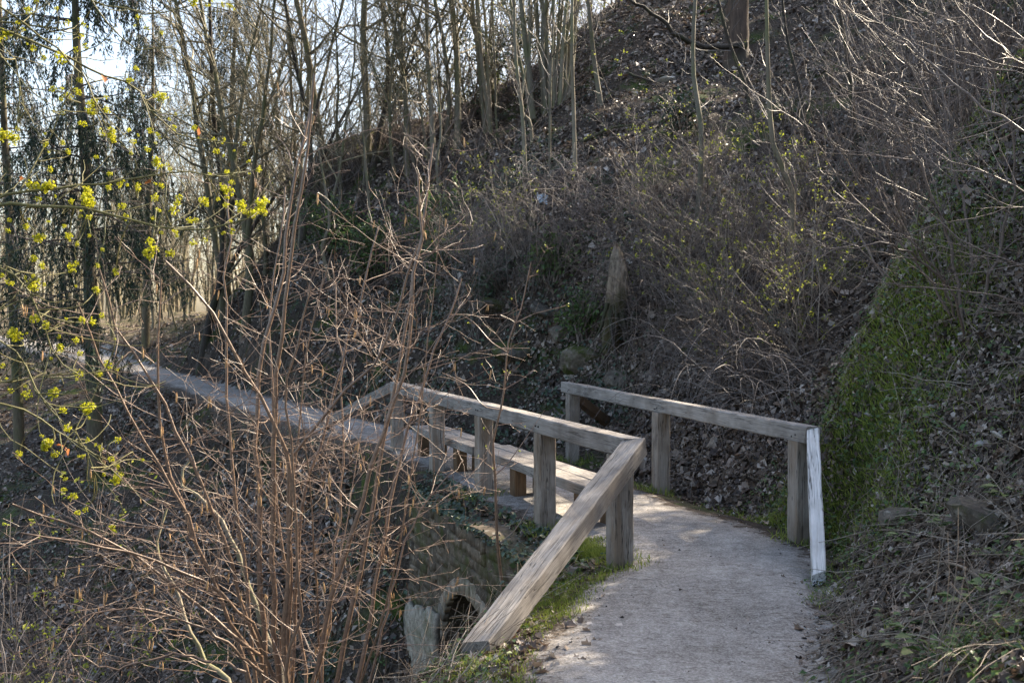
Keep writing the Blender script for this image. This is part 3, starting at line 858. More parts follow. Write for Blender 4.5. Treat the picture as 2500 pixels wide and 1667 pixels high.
# words for where a thing stands, from the landmarks one can find around it
MARKS = [('the broken stump', 1410, 640), ('the thick brown trunk', 1690, 80), ('the far end of the hill-side railing', 1300, 890), ('the pale white beam', 1885, 1100), ('the dense upright clump', 1255, 140), ('the forked pale sapling', 1200, 260),
         ('the pale flat stones', 1500, 155), ('the slim mossy sapling', 1606, 300), ('the bent sapling', 1790, 420), ('the tall spruce trunk', 208, 450), ('the far railing corner', 915, 880), ('the path bend', 690, 940), ('the pale smooth tree', 990, 160),
         ('the forked dark tree', 456, 250), ('the dark ridge tree', 850, 200), ('the blue litter scrap', 1245, 476), ('the leaning dark tree', 690, 250), ('the upper right corner', 2352, 0), ('the right railing middle post', 1525, 1020)]
USED = set()
def where(base, px, py):
    """base plus a place phrase; px, py in the 2352-wide view of the photograph"""
    c = sorted(MARKS, key=lambda m: (m[1] - px) ** 2 + (m[2] - py) ** 2)[:4]
    ph = []
    for n_, mx, my in c:
        dx, dy = px - mx, py - my; d = math.hypot(dx, dy)
        h = 'left of' if dx < 0 else 'right of'; v = 'above' if dy < 0 else 'below'
        q = h if abs(dx) > 2.2 * abs(dy) else v if abs(dy) > 2.2 * abs(dx) else v + ' and ' + h
        ph.append(('just ' if d < 70 else 'well ' if d > 260 else '') + q + ' ' + n_)
    for cand in [f'{base} {p}' for p in ph] + [f'{base} {ph[i]}, {ph[j]}' for i in range(4) for j in range(4) if i < j]:
        if cand not in USED and len(cand.split()) <= 16:
            USED.add(cand); return cand
    return f'{base} {ph[0]}'
def pix(p):
    return ((1250 + p[0] / p[1] * F) / K2, (777 - (p[2] - CAMZ) / p[1] * F) / K2)

# ------------------------------------------------------------------ bare trees
def tree_meshes(seed, H=14, r=.12, lean=.05, nb=26, l1=(1.8, 4.2), first=.18, ang=(.5, 1.25), twm=MTG, bark=MBK, n2=6, n3=3, fork=0, wig=.07, l2=(.7, 1.6), l3=(.3, .8), tr=.045):
    rng = np.random.default_rng(seed)
    d = np.array([rng.normal(0, lean), rng.normal(0, lean), 1])
    P, R = grow(rng, [(0, 0, -.4)], d, H + .4, 16, wig, .02, r, r * .16)
    R[:, 0] *= 1.45; R[:, 1] *= 1.08
    tg = Geo(); tubes(tg, P, R, 8)
    if fork:
        s, dd, t, r_ = kids(rng, P, R, fork, .12, .4, .18, .45)
        Pf, Rf = grow(rng, s, dd, H * rng.uniform(.5, .75, len(s)), 12, wig, .06, r_ * .75, r * .12)
        tubes(tg, Pf, Rf, 7)
    cg = Geo()
    srcs = [(P, R, nb)]
    if fork: srcs.append((Pf, Rf, nb // 2))
    for (pp, r0_, n_) in srcs:
        s, dd, t, r_ = kids(rng, pp, r0_, n_, first, .98, *ang)
        L = rng.uniform(*l1, len(s)) * (1.15 - .75 * t)
        P1, R1 = grow(rng, s, dd, L, 8, .13, tr, np.minimum(r_ * .6, .04), .007); tubes(cg, P1, R1, 4)
        s, dd, t, r_ = kids(rng, P1, R1, n2, .15, 1, .4, .95)
        P2, R2 = grow(rng, s, dd, rng.uniform(*l2, len(s)), 6, .16, .05, np.minimum(r_ * .7, .012), .004); tubes(cg, P2, R2, 3)
        s, dd, t, r_ = kids(rng, P2, R2, n3, .15, 1, .4, 1.0)
        P3, R3 = grow(rng, s, dd, rng.uniform(*l3, len(s)), 4, .18, .02, np.minimum(r_ * .75, .0058), .0025); tubes(cg, P3, R3, 3)
    return tg.mesh('trunk', bark, True), cg.mesh('crown', twm, True)
def make_tree(name, label, meshes, loc, rz=0, sc=1.0, group=None, rx=0., ry=0.):
    o = thing(name, label, 'tree', loc, rz, group)
    o.rotation_euler = (rx, ry, rz); o.scale = (sc, sc, sc)
    link('trunk', meshes[0], o); link('crown', meshes[1], o)
    return o
TV = [tree_meshes(100 + i, H=rH, r=rr_, lean=ln, nb=nb, fork=fk, bark=bk) for i, (rH, rr_, ln, nb, fk, bk) in enumerate((
    (15, .12, .04, 26, 0, MBK), (14, .10, .08, 24, 1, MBK), (16, .15, .03, 28, 2, MBK), (13, .075, .09, 20, 0, MBG), (14, .09, .10, 22, 1, MBG), (15, .13, .06, 26, 2, MBD), (12, .055, .10, 18, 0, MBG), (13, .065, .12, 20, 1, MBK)))]
rng = np.random.default_rng(77)
def gp(x, y, dz=0.0): return (float(x), float(y), float(hz(x, y)) + dz)
# the trees one can point at (2352-view pixel of the trunk at mid height, distance)
named = [
 (456, 460, 34, 5, 1.1, 'bare_tree', 'dark forked bare tree standing right of the spruce trunk, against the bright sky', 0, 0),
 (560, 520, 33, 2, 1.0, 'bare_tree', 'tall dark bare tree with a forked top, left of the hill crest', .02, -.03),
 (690, 420, 31, 5, .8, 'bare_tree', 'dark bare tree leaning left at the foot of the ridge', 0, -.10),
 (855, 370, 31, 5, .75, 'bare_tree', 'dark stemmed bare tree at the top of the low ridge', 0, -.02),
 (995, 330, 29, 4, .95, 'bare_tree', 'pale smooth stemmed bare tree on the ridge left of the coppice', 0, -.04),
 (1015, 340, 30, 3, 1.0, 'bare_tree', 'slender bare tree close behind the pale smooth stemmed one', 0, .05),
]
for (px, py, Y, kx, sc, nm, lb, rx, ry) in named:
    p = atv(px, py, Y)
    make_tree(nm, lb, TV[kx], gp(p[0], Y), rng.uniform(0, .4), sc, None, rx, ry)
cnt = 0
spots = []
lead = [(-30, 46), (60, 52), (130, 44), (270, 50), (330, 45), (400, 55), (20, 60), (180, 58), (300, 62), (230, 47), (450, 48), (520, 50), (95, 49), (360, 58), (580, 46)]
tries = 0
while cnt < 104 and tries < 4000:
    tries += 1
    Y = rng.uniform(29, 62); px = rng.uniform(-60, 1500)
    if lead: px, Y = lead.pop()
    X = (px - 1250) / F * Y
    e = float(bil(HWG, X, Y))
    if e < 1.0: continue
    if px > 1240 and Y < 36: continue
    if any((X - a) ** 2 + (Y - b) ** 2 < 1.2 for a, b in spots): continue
    if float(bil(EG, X, Y)) < 0 and Y < 40: continue
    spots.append((X, Y))
    kx = int(rng.choice([0, 1, 3, 4, 6, 7, 6, 7]))
    tl = rng.normal(-.06, .12); zz_ = float(hz(X, Y)) + 6; q = pix((X + 6 * tl, Y, zz_))
    lb = ('slim', 'thin', 'forked', 'pale', 'pale forked', 'dark', 'very thin', 'thin forked')[kx] + ' bare tree ' + ('leaning left ' if tl < -.11 else 'leaning right ' if tl > .05 else '') + ('far back, ' if Y > 48 else '')
    make_tree('bare_tree', where(lb.strip(), q[0], max(60, min(400, q[1]))), TV[kx], gp(X, Y), rng.uniform(0, 6.28), rng.uniform(.7, 1.15), 'bare trees in the wood behind the ridge', 0, tl)
    cnt += 1

# coppice clump of many upright stems
def coppice(name, label, loc, n, H, seed, spread=.35, leanx=0.0):
    rng = np.random.default_rng(seed)
    o = thing(name, label, 'tree', loc)
    cg = Geo(); PP = []
    for i in range(n):
        a = rng.uniform(0, 6.28); rad = rng.uniform(.05, spread)
        b = np.array([[math.cos(a) * rad, math.sin(a) * rad, -.3]])
        d = np.array([math.cos(a) * rad * .32 + leanx, math.sin(a) * rad * .3, 1.0])
        r = rng.uniform(.028, .075)
        P, R = grow(rng, b, d, H * rng.uniform(.7, 1.05), 12, .035, .03, r, r * .2)
        tg = Geo(); tubes(tg, P, R, 7); tg.obj('stem', MBG, o, True)
        PP.append((P, R))
    P = np.concatenate([a for a, _ in PP]); R = np.concatenate([b for _, b in PP])
    s, dd, t, r_ = kids(rng, P, R, 10, .2, 1, .3, .8)
    P1, R1 = grow(rng, s, dd, rng.uniform(.6, 2.0, len(s)), 6, .13, .1, np.minimum(r_ * .5, .016), .004); tubes(cg, P1, R1, 3)
    s, dd, t, r_ = kids(rng, P1, R1, 6, .1, 1, .4, 1.0)
    P2, R2 = grow(rng, s, dd, rng.uniform(.2, .7, len(s)), 4, .15, .03, np.minimum(r_ * .7, .005), .0025); tubes(cg, P2, R2, 3)
    cg.obj('twigs', MTG, o, True)
    lg = Geo(); s, dd, t, r_ = kids(rng, P2, R2, 1, .5, 1, .5, 1.2)
    s = s[rng.random(len(s)) < .4]
    kites(lg, s + rng.normal(0, .02, s.shape), rng.normal(0, 1, s.shape), rng.uniform(.03, .07, len(s)), rng)
    lg.obj('young_leaves', MYL, o)
    return o
p = hitv(1255, 255)
coppice('coppiced_hazel', 'dense clump of many straight upright stems with yellow buds on the hill crest', (p[0], p[1], p[2]), 26, 9.5, 41, .55)
p = hitv(1190, 290)
coppice('coppiced_hazel', 'thinner clump of leaning stems just left of the dense upright clump', (p[0] - .8, p[1] + 1.5, float(hz(p[0] - .8, p[1] + 1.5))), 9, 9, 42, .5, -.08)

# slender saplings on the slope: base pixel, top pixel (2352 view)
sap = [(1208, 440, 1188, 0, .055, 'thin pale sapling with a forked foot, rising in front of the coppice'), (1222, 335, 1208, 210, .05, 'short leaning sapling stem beside the forked pale sapling'),
       (1322, 400, 1320, 0, .05, 'straight thin sapling right of the coppice clump'), (1385, 245, 1345, 0, .075, 'slim sapling leaning left on the leaf-covered slope'),
       (1262, 385, 1276, 60, .035, 'very thin sapling between the two straight ones'), (1600, 500, 1612, 0, .06, 'slim moss-green sapling in the middle of the slope'),
       (1805, 640, 1770, 150, .06, 'bent sapling with yellow buds at the head of the gully'), (1015, 480, 1000, 260, .05, 'mossy sapling on the left shoulder of the bank'),
       (855, 560, 830, 330, .05, 'mossy sapling low on the ridge, left of the shoulder'), (762, 640, 740, 480, .06, 'thick short mossy stem on the bank above the path'),
       (1750, 330, 1640, 0, .05, 'dark sapling leaning left near the reddish trunk'), (1985, 420, 1900, 0, .05, 'dark slanting stem at the upper right of the slope'),
       (1860, 330, 1800, 0, .04, 'slender dark stem just right of the reddish trunk')]
for i, (bx, by, tx, ty, r, lb) in enumerate(sap):
    rng_ = np.random.default_rng(300 + i)
    b = hitv(bx, by); t_ = atv(tx, ty - 60, b[1] + rng_.uniform(-.5, .5))
    if i not in (1,): t_ = b + (t_ - b) * 1.35
    o = thing('sapling', lb, 'sapling', tuple(b))
    mid = (b + t_) / 2 + rng_.normal(0, .12, 3)
    P = resample(np.array([[0, 0, -.3], (b * .75 + t_ * .25) - b + rng_.normal(0, .07, 3), mid - b, t_ - b]), 14)[None]
    R = np.linspace(r, r * .35, 14)[None]
    tg = Geo(); tubes(tg, P, R, 7); tg.obj('trunk', MBG if i not in (10, 11, 12) else MBD, o, True)
    cg = Geo()
    s, dd, t, r_ = kids(rng_, P, R, 14, .25, 1, .5, 1.1)
    P1, R1 = grow(rng_, s, dd, rng_.uniform(.4, 1.5, len(s)), 6, .15, .06, np.minimum(r_ * .5, .012), .003); tubes(cg, P1, R1, 3)
    s, dd, t, r_ = kids(rng_, P1, R1, 5, .1, 1, .4, 1.0)
    P2, R2 = grow(rng_, s, dd, rng_.uniform(.15, .5, len(s)), 4, .15, .02, np.minimum(r_ * .7, .004), .002); tubes(cg, P2, R2, 3)
    cg.obj('twigs', MGT, o, True)

# reddish trunk high on the slope and the dead bough beside it
p = hitv(1690, 140)
rng_ = np.random.default_rng(9)
o = thing('pine_tree', 'thick brown tree trunk standing high on the slope at the top of the picture', 'tree', tuple(p))
tg = Geo(); P, R = grow(rng_, [(0, 0, -.5)], (.02, 0, 1), 13, 60, .006, 0, .29, .17); R = R * (1 + .45 * np.exp(-np.linspace(0, 13, 60) / .55))[None] * (1 + rng_.normal(0, .015, (1, 60))); tubes(tg, P, R, 16); tg.obj('trunk', MBR, o, True)
cg = Geo(); s, dd, t, r_ = kids(rng_, P, R, 26, .45, 1, .9, 1.4)
P1, R1 = grow(rng_, s, dd, rng_.uniform(1.5, 3.5, len(s)), 7, .12, .05, .04, .01); tubes(cg, P1, R1, 4)
s, dd, t, r_ = kids(rng_, P1, R1, 8, .3, 1, .4, 1); P2, R2 = grow(rng_, s, dd, rng_.uniform(.4, 1., len(s)), 5, .15, .05, .01, .004); tubes(cg, P2, R2, 3)
cg.obj('crown', MTG, o, True)
b0 = p + np.array([.15, -.45, .25])
pts = [b0, atv(1615, 108, p[1] - .8), atv(1560, 85, p[1] - 1.0), atv(1525, 52, p[1] - 1.1), atv(1490, 25, p[1] - 1.2), atv(1440, 0, p[1] - 1.3)]
o = thing('dead_bough', 'crooked dead bough jutting left from the foot of the reddish trunk', 'branch', tuple(b0))
P = resample(np.array(pts) - b0, 16)[None] + np.random.default_rng(2).normal(0, .02, (1, 16, 3)); R = np.linspace(.085, .03, 16)[None]
tg = Geo(); tubes(tg, P, R, 7, True); tg.obj('bough', MBD, o, True)
cg = Geo(); s, dd, t, r_ = kids(rng_, P, R, 9, .4, 1, .5, 1.2); P1, R1 = grow(rng_, s, dd, rng_.uniform(.3, 1.1, len(s)), 6, .2, .1, .014, .004); tubes(cg, P1, R1, 3); cg.obj('side_twigs', MDT, o, True)

# spruces
def spruce_meshes(seed, H=17, r=.2, z0=3.5, nb=80, ln=(1.6, 3.4)):
    rng = np.random.default_rng(seed)
    P, R = grow(rng, [(0, 0, -.6)], (0, 0, 1), H + .6, 18, .012, 0, r, .03)
    tg = Geo(); tubes(tg, P, R, 10)
    bg_ = Geo(); fg = Geo()
    s, dd, t, r_ = kids(rng, P, R, nb, z0 / H, .98, 1.35, 1.65)
    L = rng.uniform(*ln, len(s)) * (1.15 - .7 * t)
    P1, R1 = grow(rng, s, dd, L, 9, .07, -.035, .026, .006); tubes(bg_, P1, R1, 4)
    s, d2, t, r_ = kids(rng, P1, R1, 20, .12, 1, .5, 1.1)
    d2 = d2 * .45 + np.array([0, 0, -.9])
    P2, R2 = grow(rng, s, d2, rng.uniform(.45, 1.6, len(s)), 7, .10, -.15, .005, .002); tubes(bg_, P2, R2, 3)
    s, d3, t, r_ = kids(rng, P2, R2, 18, .02, 1, .35, .8)
    n3 = nrm(np.cross(d3, rng.normal(0, 1, d3.shape)))
    kites(fg, s + d3 * .05, n3, rng.uniform(.09, .19, len(s)), rng, .22, .1, d3)
    return tg.mesh('trunk', MBS, True), bg_.mesh('branches', MDT, True), fg.mesh('needles', MND)
def make_spruce(label, ms, loc, rz=0, sc=1.0):
    o = thing('spruce_tree', label, 'spruce', loc, rz); o.scale = (sc,) * 3
    for n_, m_ in zip(('trunk', 'branches', 'needles'), ms): link(n_, m_, o)
    return o
SM1 = spruce_meshes(1, 17, .205, 3.6); SM2 = spruce_meshes(2, 19, .17, 4.5, 84)
p = hitv(219, 1095, 14); make_spruce('tall straight spruce trunk with drooping dark green sprays at the left', SM1, tuple(p), .5)
X = atv(35, 300, 29); make_spruce('dark drooping spruce at the far left edge behind the yellow blossom', SM2, gp(X[0], 29), 1.9, .95)
X = atv(520, 300, 38); make_spruce('distant spruce with hanging sprays between the two dark bare trees', SM2, gp(X[0], 38), 3.1, .85)
X = atv(330, 300, 42); make_spruce('distant spruce behind and right of the tall spruce trunk', SM1, gp(X[0], 42), 4.0, .9)

# evergreen bushes on the crest
def evergreen(label, loc, seed, H=3.2, Wd=1.0, n=2600, mat=MIV):
    rng = np.random.default_rng(seed)
    o = thing('evergreen_bush', label, 'bush', loc)
    P, R = grow(rng, rng.normal(0, .12, (9, 3)) * [1, 1, 0], np.c_[rng.normal(0, .3, (9, 2)), np.ones(9)], H * rng.uniform(.6, 1, 9), 8, .1, .03, .03, .008)
    g1 = Geo(); tubes(g1, P, R, 4)
    s, dd, t, r_ = kids(rng, P, R, 14, .15, 1, .6, 1.3); P1, R1 = grow(rng, s, dd, rng.uniform(.3, .9, len(s)) * Wd, 5, .15, .05, .008, .003); tubes(g1, P1, R1, 3)
    g1.obj('stems', MDT, o, True)
    g2 = Geo(); s, dd, t, r_ = kids(rng, P1, R1, max(1, n // len(P1)), .1, 1, .5, 1.2)
    s = s + rng.normal(0, .07, s.shape); kites(g2, s, rng.normal(0, 1, s.shape) + [0, 0, .6], rng.uniform(.06, .12, len(s)), rng, .5)
    g2.obj('foliage', mat, o)
    return o
for i, (px, py, Y, H, lb) in enumerate(((1085, 290, 31, 4.5, 'dark evergreen bush on the crest left of the coppice'), (1140, 270, 33, 3.8, 'dark evergreen bush directly behind the leaning coppice stems'), (905, 330, 33, 2.6, 'low evergreen bush on the ridge beside the dark stemmed tree'),
                                         (1000, 520, 24, 1.6, 'ivy-green bush below the ridge shoulder'), (860, 560, 26, 1.8, 'leafy green bush left of the ridge shoulder'), (760, 560, 28, 1.5, 'small green bush above the path bend'))):
    X = atv(px, py, Y)
    evergreen(lb, gp(X[0], Y, -.1), 500 + i, H, 1.1, 2600, MIV if i < 3 else MHB)

for i, (X, Y, H, lb) in enumerate(((9.6, 15.6, 4.2, 'tallest unseen evergreen bush added at the gully head to shade the path'),
                                   (10.6, 17.8, 3.8, 'unseen evergreen bush added above the right thicket to shade the path'), (7.4, 11.2, 3.0, 'unseen evergreen bush added on the right bank crest to shade the path'))):
    evergreen(lb, gp(X, Y, -.1), 540 + i, H, 1.5, 3600, MIV)  # out-of-frame bushes added to keep sun off the path

for i, (X, Y, H, lb) in enumerate(((12.5, 33, 4.6, 'unseen evergreen bush added past the thick brown trunk to shade the hill'), (14.5, 29.5, 4.6, 'unseen evergreen bush added at the slope top on the right for shade'), (13.5, 26, 4.0, 'unseen evergreen bush added above the thicket to shade the hill'),
                                   (16.5, 34, 5.0, 'tall unseen evergreen bush added furthest up the hill for shade'), (10.5, 35.5, 4.2, 'unseen evergreen bush added on the hilltop behind the dead bough for shade'), (17, 26.5, 4.6, 'unseen evergreen bush added high on the right flank for shade'))):
    evergreen(lb, gp(X, Y, -.1), 580 + i, H, 1.8, 3000, MIV)  # bushes above the frame, added to throw shade on the hillside

# far wood beyond the path, read as one mass
rng = np.random.default_rng(8)
n = 560
fy_ = rng.uniform(66, 130, n); fx_ = (rng.uniform(-250, 1700, n) - 1250) / F * fy_ * 1.15
ok = bil(HWG, fx_, fy_) > 1.5; fx_, fy_ = fx_[ok], fy_[ok]
g = Geo()
P, R = grow(rng, np.c_[fx_, fy_, hz(fx_, fy_) - .3], np.c_[rng.normal(0, .08, (len(fx_), 2)), np.ones(len(fx_))], rng.uniform(8, 17, len(fx_)), 7, .05, .02, rng.uniform(.06, .16, len(fx_)), .02); tubes(g, P, R, 4)
s, dd, t, r_ = kids(rng, P, R, 9, .1, 1, .4, .9); P1, R1 = grow(rng, s, dd, rng.uniform(1.2, 3.5, len(s)), 4, .15, .1, .022, .008); tubes(g, P1, R1, 3)
s, dd, t, r_ = kids(rng, P1, R1, 4, .1, 1, .4, 1.0); P2, R2 = grow(rng, s, dd, rng.uniform(.7, 1.8, len(s)), 3, .15, .05, .012, .006); tubes(g, P2, R2, 3)
tag(g.obj('distant_wood', mat_twig('distant_twig', [(0, (.14, .115, .075)), (.5, (.22, .19, .125)), (1, (.32, .28, .19))], .7, .2), None, True), 'pale far-off bare wood beyond the path at the left', 'wood', kind='stuff')

# ------------------------------------------------------------------ shrubs on the slope
def shrub_meshes(seed, n=14, H=2.2, spread=.6, leaf=.0, n1=8, n2=5, leafmat=MYL, droop=-.02, r=.012, wig=.09):
    rng = np.random.default_rng(seed)
    a = rng.uniform(0, 6.28, n); q = rng.uniform(.1, 1, n) * spread
    st_ = np.c_[rng.normal(0, .15, (n, 2)), np.full(n, -.15)]
    d = np.c_[np.cos(a) * q, np.sin(a) * q, np.ones(n)]
    P, R = grow(rng, st_, d, H * rng.uniform(.55, 1.1, n), 10, wig, droop, r * rng.uniform(.6, 1.2, n), .003)
    g1 = Geo(); tubes(g1, P, R, 5)
    s, dd, t, r_ = kids(rng, P, R, n1, .15, 1, .4, 1.1); P1, R1 = grow(rng, s, dd, rng.uniform(.25, .95, len(s)) * H / 2.2, 6, .15, .01, np.minimum(r_ * .6, .006), .002); tubes(g1, P1, R1, 3)
    s, dd, t, r_ = kids(rng, P1, R1, n2, .1, 1, .4, 1.1); P2, R2 = grow(rng, s, dd, rng.uniform(.1, .4, len(s)), 4, .16, 0, np.minimum(r_ * .7, .003), .0015); tubes(g1, P2, R2, 3)
    lm = None
    if leaf > 0:
        g2 = Geo(); e = np.concatenate([P2[:, -1], P1[:, -1]]); e = e[rng.random(len(e)) < leaf]
        e = np.repeat(e, 4, 0) + rng.normal(0, .025, (len(e) * 4, 3))
        kites(g2, e, rng.normal(0, 1, e.shape), rng.uniform(.03, .07, len(e)), rng, .5)
        lm = g2.mesh('young_leaves', leafmat)
    return g1, lm
def make_shrub(name, label, cat, gm, stemmat, loc, rz=0, sc=1., group=None, tilt=(0, 0)):
    o = thing(name, label, cat, loc, rz, group); o.rotation_euler = (tilt[0], tilt[1], rz); o.scale = (sc,) * 3
    link('stems', gm[0], o)
    if gm[1]: link('young_leaves', gm[1], o)
    return o
def sm(seed, mat, **kw):
    g1, lm = shrub_meshes(seed, **kw); return (g1.mesh('stems', mat, True), lm)
SB = [sm(600, MGT, leaf=.26, H=2.6, spread=.8, n1=6, n2=4), sm(601, MST, leaf=.30, H=2.2, spread=1.0, n1=6, n2=4), sm(602, MDT, leaf=.2, H=3.0, spread=.7, n=12, n1=7, n2=4)]
SD = [sm(610, MDT, H=2.6, spread=.9, n=11, n1=7, n2=4, r=.016), sm(611, MGT, H=2.0, spread=1.2, n=12, n1=6, n2=3), sm(612, MDT, H=3.4, spread=.8, n=9, n1=8, n2=4, r=.02, wig=.12)]
rng = np.random.default_rng(21)
budding = [(1610, 400), (1850, 420), (1480, 440), (1560, 640), (1640, 700), (1700, 560), (1790, 640), (1830, 760), (1680, 820), (1480, 560), (1900, 640), (1830, 600), (1120, 560), (1190, 520), (1060, 470), (930, 520), (700, 470)]
for i, (px, py) in enumerate(budding):
    p = hitv(px, py + 60, 11.5)
    o = make_shrub('budding_shrub', where('budding yellow-green shrub', px, py), 'shrub', SB[i % 3], None, (p[0], p[1], p[2]), rng.uniform(0, 6.28), rng.uniform(.6, .95), 'budding shrubs on the slope')
dark = [(2100, 420), (2180, 330), (2240, 500), (2060, 560), (2000, 380), (2300, 300), (2140, 200), (2260, 130), (2020, 200), (1930, 260), (2330, 420), (2200, 560), (1980, 480), (2090, 90), (1870, 420), (1800, 230), (1960, 90), (2320, 60)]
for i, (px, py) in enumerate(dark):
    p = hitv(px, py + 80, 11.0)
    make_shrub('bare_shrub', where('leafless dark shrub', px, py), 'shrub', SD[i % 3], None, (p[0], p[1], p[2]), rng.uniform(0, 6.28), rng.uniform(.7, 1.25), 'bare shrubs in the shaded thicket')
left = [(640, 560), (560, 600), (480, 640), (330, 640), (120, 640), (60, 700), (420, 600), (820, 470), (960, 420), (1130, 400), (1090, 350), (760, 420)]
for i, (px, py) in enumerate(left):
    p = hitv(px, py + 30, 17)
    make_shrub('bare_shrub', where('leafless twiggy shrub', px, py), 'shrub', SD[i % 3], None, (p[0], p[1], p[2]), rng.uniform(0, 6.28), rng.uniform(.7, 1.3), 'bare shrubs beyond the path')

crest = [(620, 520), (690, 470), (740, 440), (790, 400), (840, 350), (880, 330), (930, 320), (985, 300), (1040, 285), (1090, 265), (1140, 235), (1190, 195), (1330, 90), (1375, 45), (1420, 10), (560, 575), (655, 500), (1310, 160)]
for i, (px, py) in enumerate(crest):
    p = hitv(px, py + 14, 20)
    if i % 3 == 1: make_shrub('budding_shrub', where('budding skyline shrub', px, py), 'shrub', SB[(i // 3) % 3], None, tuple(p), rng.uniform(0, 6.28), rng.uniform(.7, 1.1), 'budding shrubs on the skyline')
    else: make_shrub('bare_shrub', where('leafless skyline shrub', px, py), 'shrub', SD[i % 3], None, tuple(p), rng.uniform(0, 6.28), rng.uniform(.8, 1.35), 'bare shrubs on the skyline')
for i in range(10):
    px, py = rng.uniform(600, 1230), 0
    p = hitv(px, np.interp(px, [600, 760, 900, 1050, 1230], [560, 470, 350, 310, 190]) + rng.uniform(15, 90), 20)
    make_tree('bare_tree', where('small bare tree rooted', *pix(p)), TV[int(rng.choice([0, 1, 3, 4]))], tuple(p), rng.uniform(0, 6.28), rng.uniform(.45, .8), 'slim trees on the near side of the ridge', 0, rng.normal(-.05, .12))
for i, (x0, y0, x1, y1, r, lb) in enumerate(((1500, 300, 1640, 235, .05, 'fallen branch lying across the leaf slope below the pale stones'), (1330, 330, 1470, 290, .04, 'thin fallen branch on the slope right of the saplings'), (1090, 470, 1000, 500, .06, 'mossy fallen log on the ridge shoulder'),
        (1850, 250, 1960, 330, .05, 'dark fallen branch under the thicket at the upper right'), (1440, 170, 1560, 215, .03, 'thin dead branch beside the larger pale stone'), (1760, 950, 1850, 880, .035, 'bare fallen branch in the leafy gully'), (400, 700, 470, 690, .09, 'dark mossy log above the far path'),
        (560, 660, 640, 640, .06, 'fallen branch on the bank above the path bend'), (2120, 900, 2230, 1010, .012, 'thin dry stick lying on the right bank'), (2120, 1290, 2290, 1420, .010, 'long dry stem leaning on the lower right bank'))):
    a_, b_ = hitv(x0, y0, 5), hitv(x1, y1, 5)
    o = thing('fallen_branch', lb, 'branch', tuple(a_))
    q = resample(np.array([a_, (a_ + b_) / 2 + rng.normal(0, .08, 3), b_]), 14); q[:, 2] = np.maximum(q[:, 2], hz(q[:, 0], q[:, 1]) + r * .6)
    q = q - a_ + rng.normal(0, r * .12, (14, 3)); gg = Geo(); tubes(gg, q[None], np.linspace(r, r * .5, 14)[None], 8, True); gg.obj('bough', MBD if r > .02 else MST, o, True)
    s_, dd, t, r_ = kids(rng, q[None], np.full((1, 14), r), 6, .2, 1, .5, 1.2); P1, R1 = grow(rng, s_, dd, rng.uniform(.1, .7, len(s_)) * (.3 if r < .02 else 1), 6, .16, -.03, r * .25, .003); gg = Geo(); tubes(gg, P1, R1, 3); gg.obj('side_twigs', MDT, o, True)
def rosette(seed, n=9, L=.16):
    rg_ = np.random.default_rng(seed); gg = Geo()
    for i in range(n):
        a = i * 2.4 + rg_.normal(0, .2); l_ = L * rg_.uniform(.6, 1.2); e_ = rg_.uniform(.15, .9); h_ = np.array([math.cos(a), math.sin(a), 0]); sd_ = np.array([-h_[1], h_[0], 0])
        for k_ in range(3):                # three leaflets along each stalk
            c_ = h_ * l_ * (.45 + .3 * k_) + np.array([0, 0, l_ * e_ * (.5 + .25 * k_)]); kites(gg, c_[None] + sd_ * (.0 if k_ == 2 else .3 * l_ * (1 if k_ else -1)), (np.array([0, 0, 1]) - h_ * .4)[None], l_ * .5, rg_, .6, .25, (h_ + sd_ * (0 if k_ == 2 else (.8 if k_ else -.8)))[None])
        tubes(gg, np.array([[0 * h_, h_ * l_ * .5 + [0, 0, l_ * e_ * .6], h_ * l_ * 1.05 + [0, 0, l_ * e_ * .95]]]), np.full((1, 3), .002), 3)
    return gg
RS = [rosette(i).mesh('foliage', MHB) for i in range(4)]
for i, (px, py) in enumerate(((2160, 1180), (2190, 1225), (2290, 1290), (2150, 1520), (2265, 1400), (1975, 1190), (2060, 1450), (2240, 1530), (2030, 1010), (2095, 1255), (1960, 1080), (2020, 910), (2120, 1380), (2330, 1160))):
    p = hitv(px, py)
    o = thing('leafy_plant', where('fresh green leafy plant', px, py), 'plant', tuple(p), rng.uniform(0, 6.28), 'leafy plants on the right bank'); sc = rng.uniform(.6, 1.1); o.scale = (sc,) * 3
    link('foliage', RS[i % 4], o)

rng = np.random.default_rng(23)
FB = [sm(620, MDT, H=2.2, spread=1.1, n=26, n1=6, n2=3, r=.006, droop=-.05, wig=.12), sm(621, MGT, H=2.6, spread=.8, n=22, n1=6, n2=3, r=.007, droop=-.03, wig=.12)]
for i, (px, py) in enumerate(((1010, 560), (1080, 640), (1160, 660), (1240, 640), (1500, 720), (1560, 620), (1620, 800), (1700, 760), (1760, 880), (745, 450), (790, 410), (830, 375), (880, 345), (930, 325), (700, 490), (1100, 760), (960, 640), (900, 600), (1820, 700), (1680, 640), (1560, 560), (1750, 560))):
    p = hitv(px, py + 20, 12)
    make_shrub('fine_brush', where('fine grey brush', px, py), 'shrub', FB[i % 2], None, tuple(p), rng.uniform(0, 6.28), rng.uniform(.6, 1.0), 'fine brush on the slope behind the bridge', (rng.uniform(.1, .5), rng.uniform(-.2, .2)))
for i, (px, py) in enumerate(((1130, 690), (1270, 640), (1560, 300), (1010, 610), (1180, 470), (1345, 770))):
    p = hitv(px, py + 15, 12); evergreen(where('small ivy-green bush', px, py), tuple(p), 560 + i, .8, .7, 900, MHB if i % 2 else MIV)
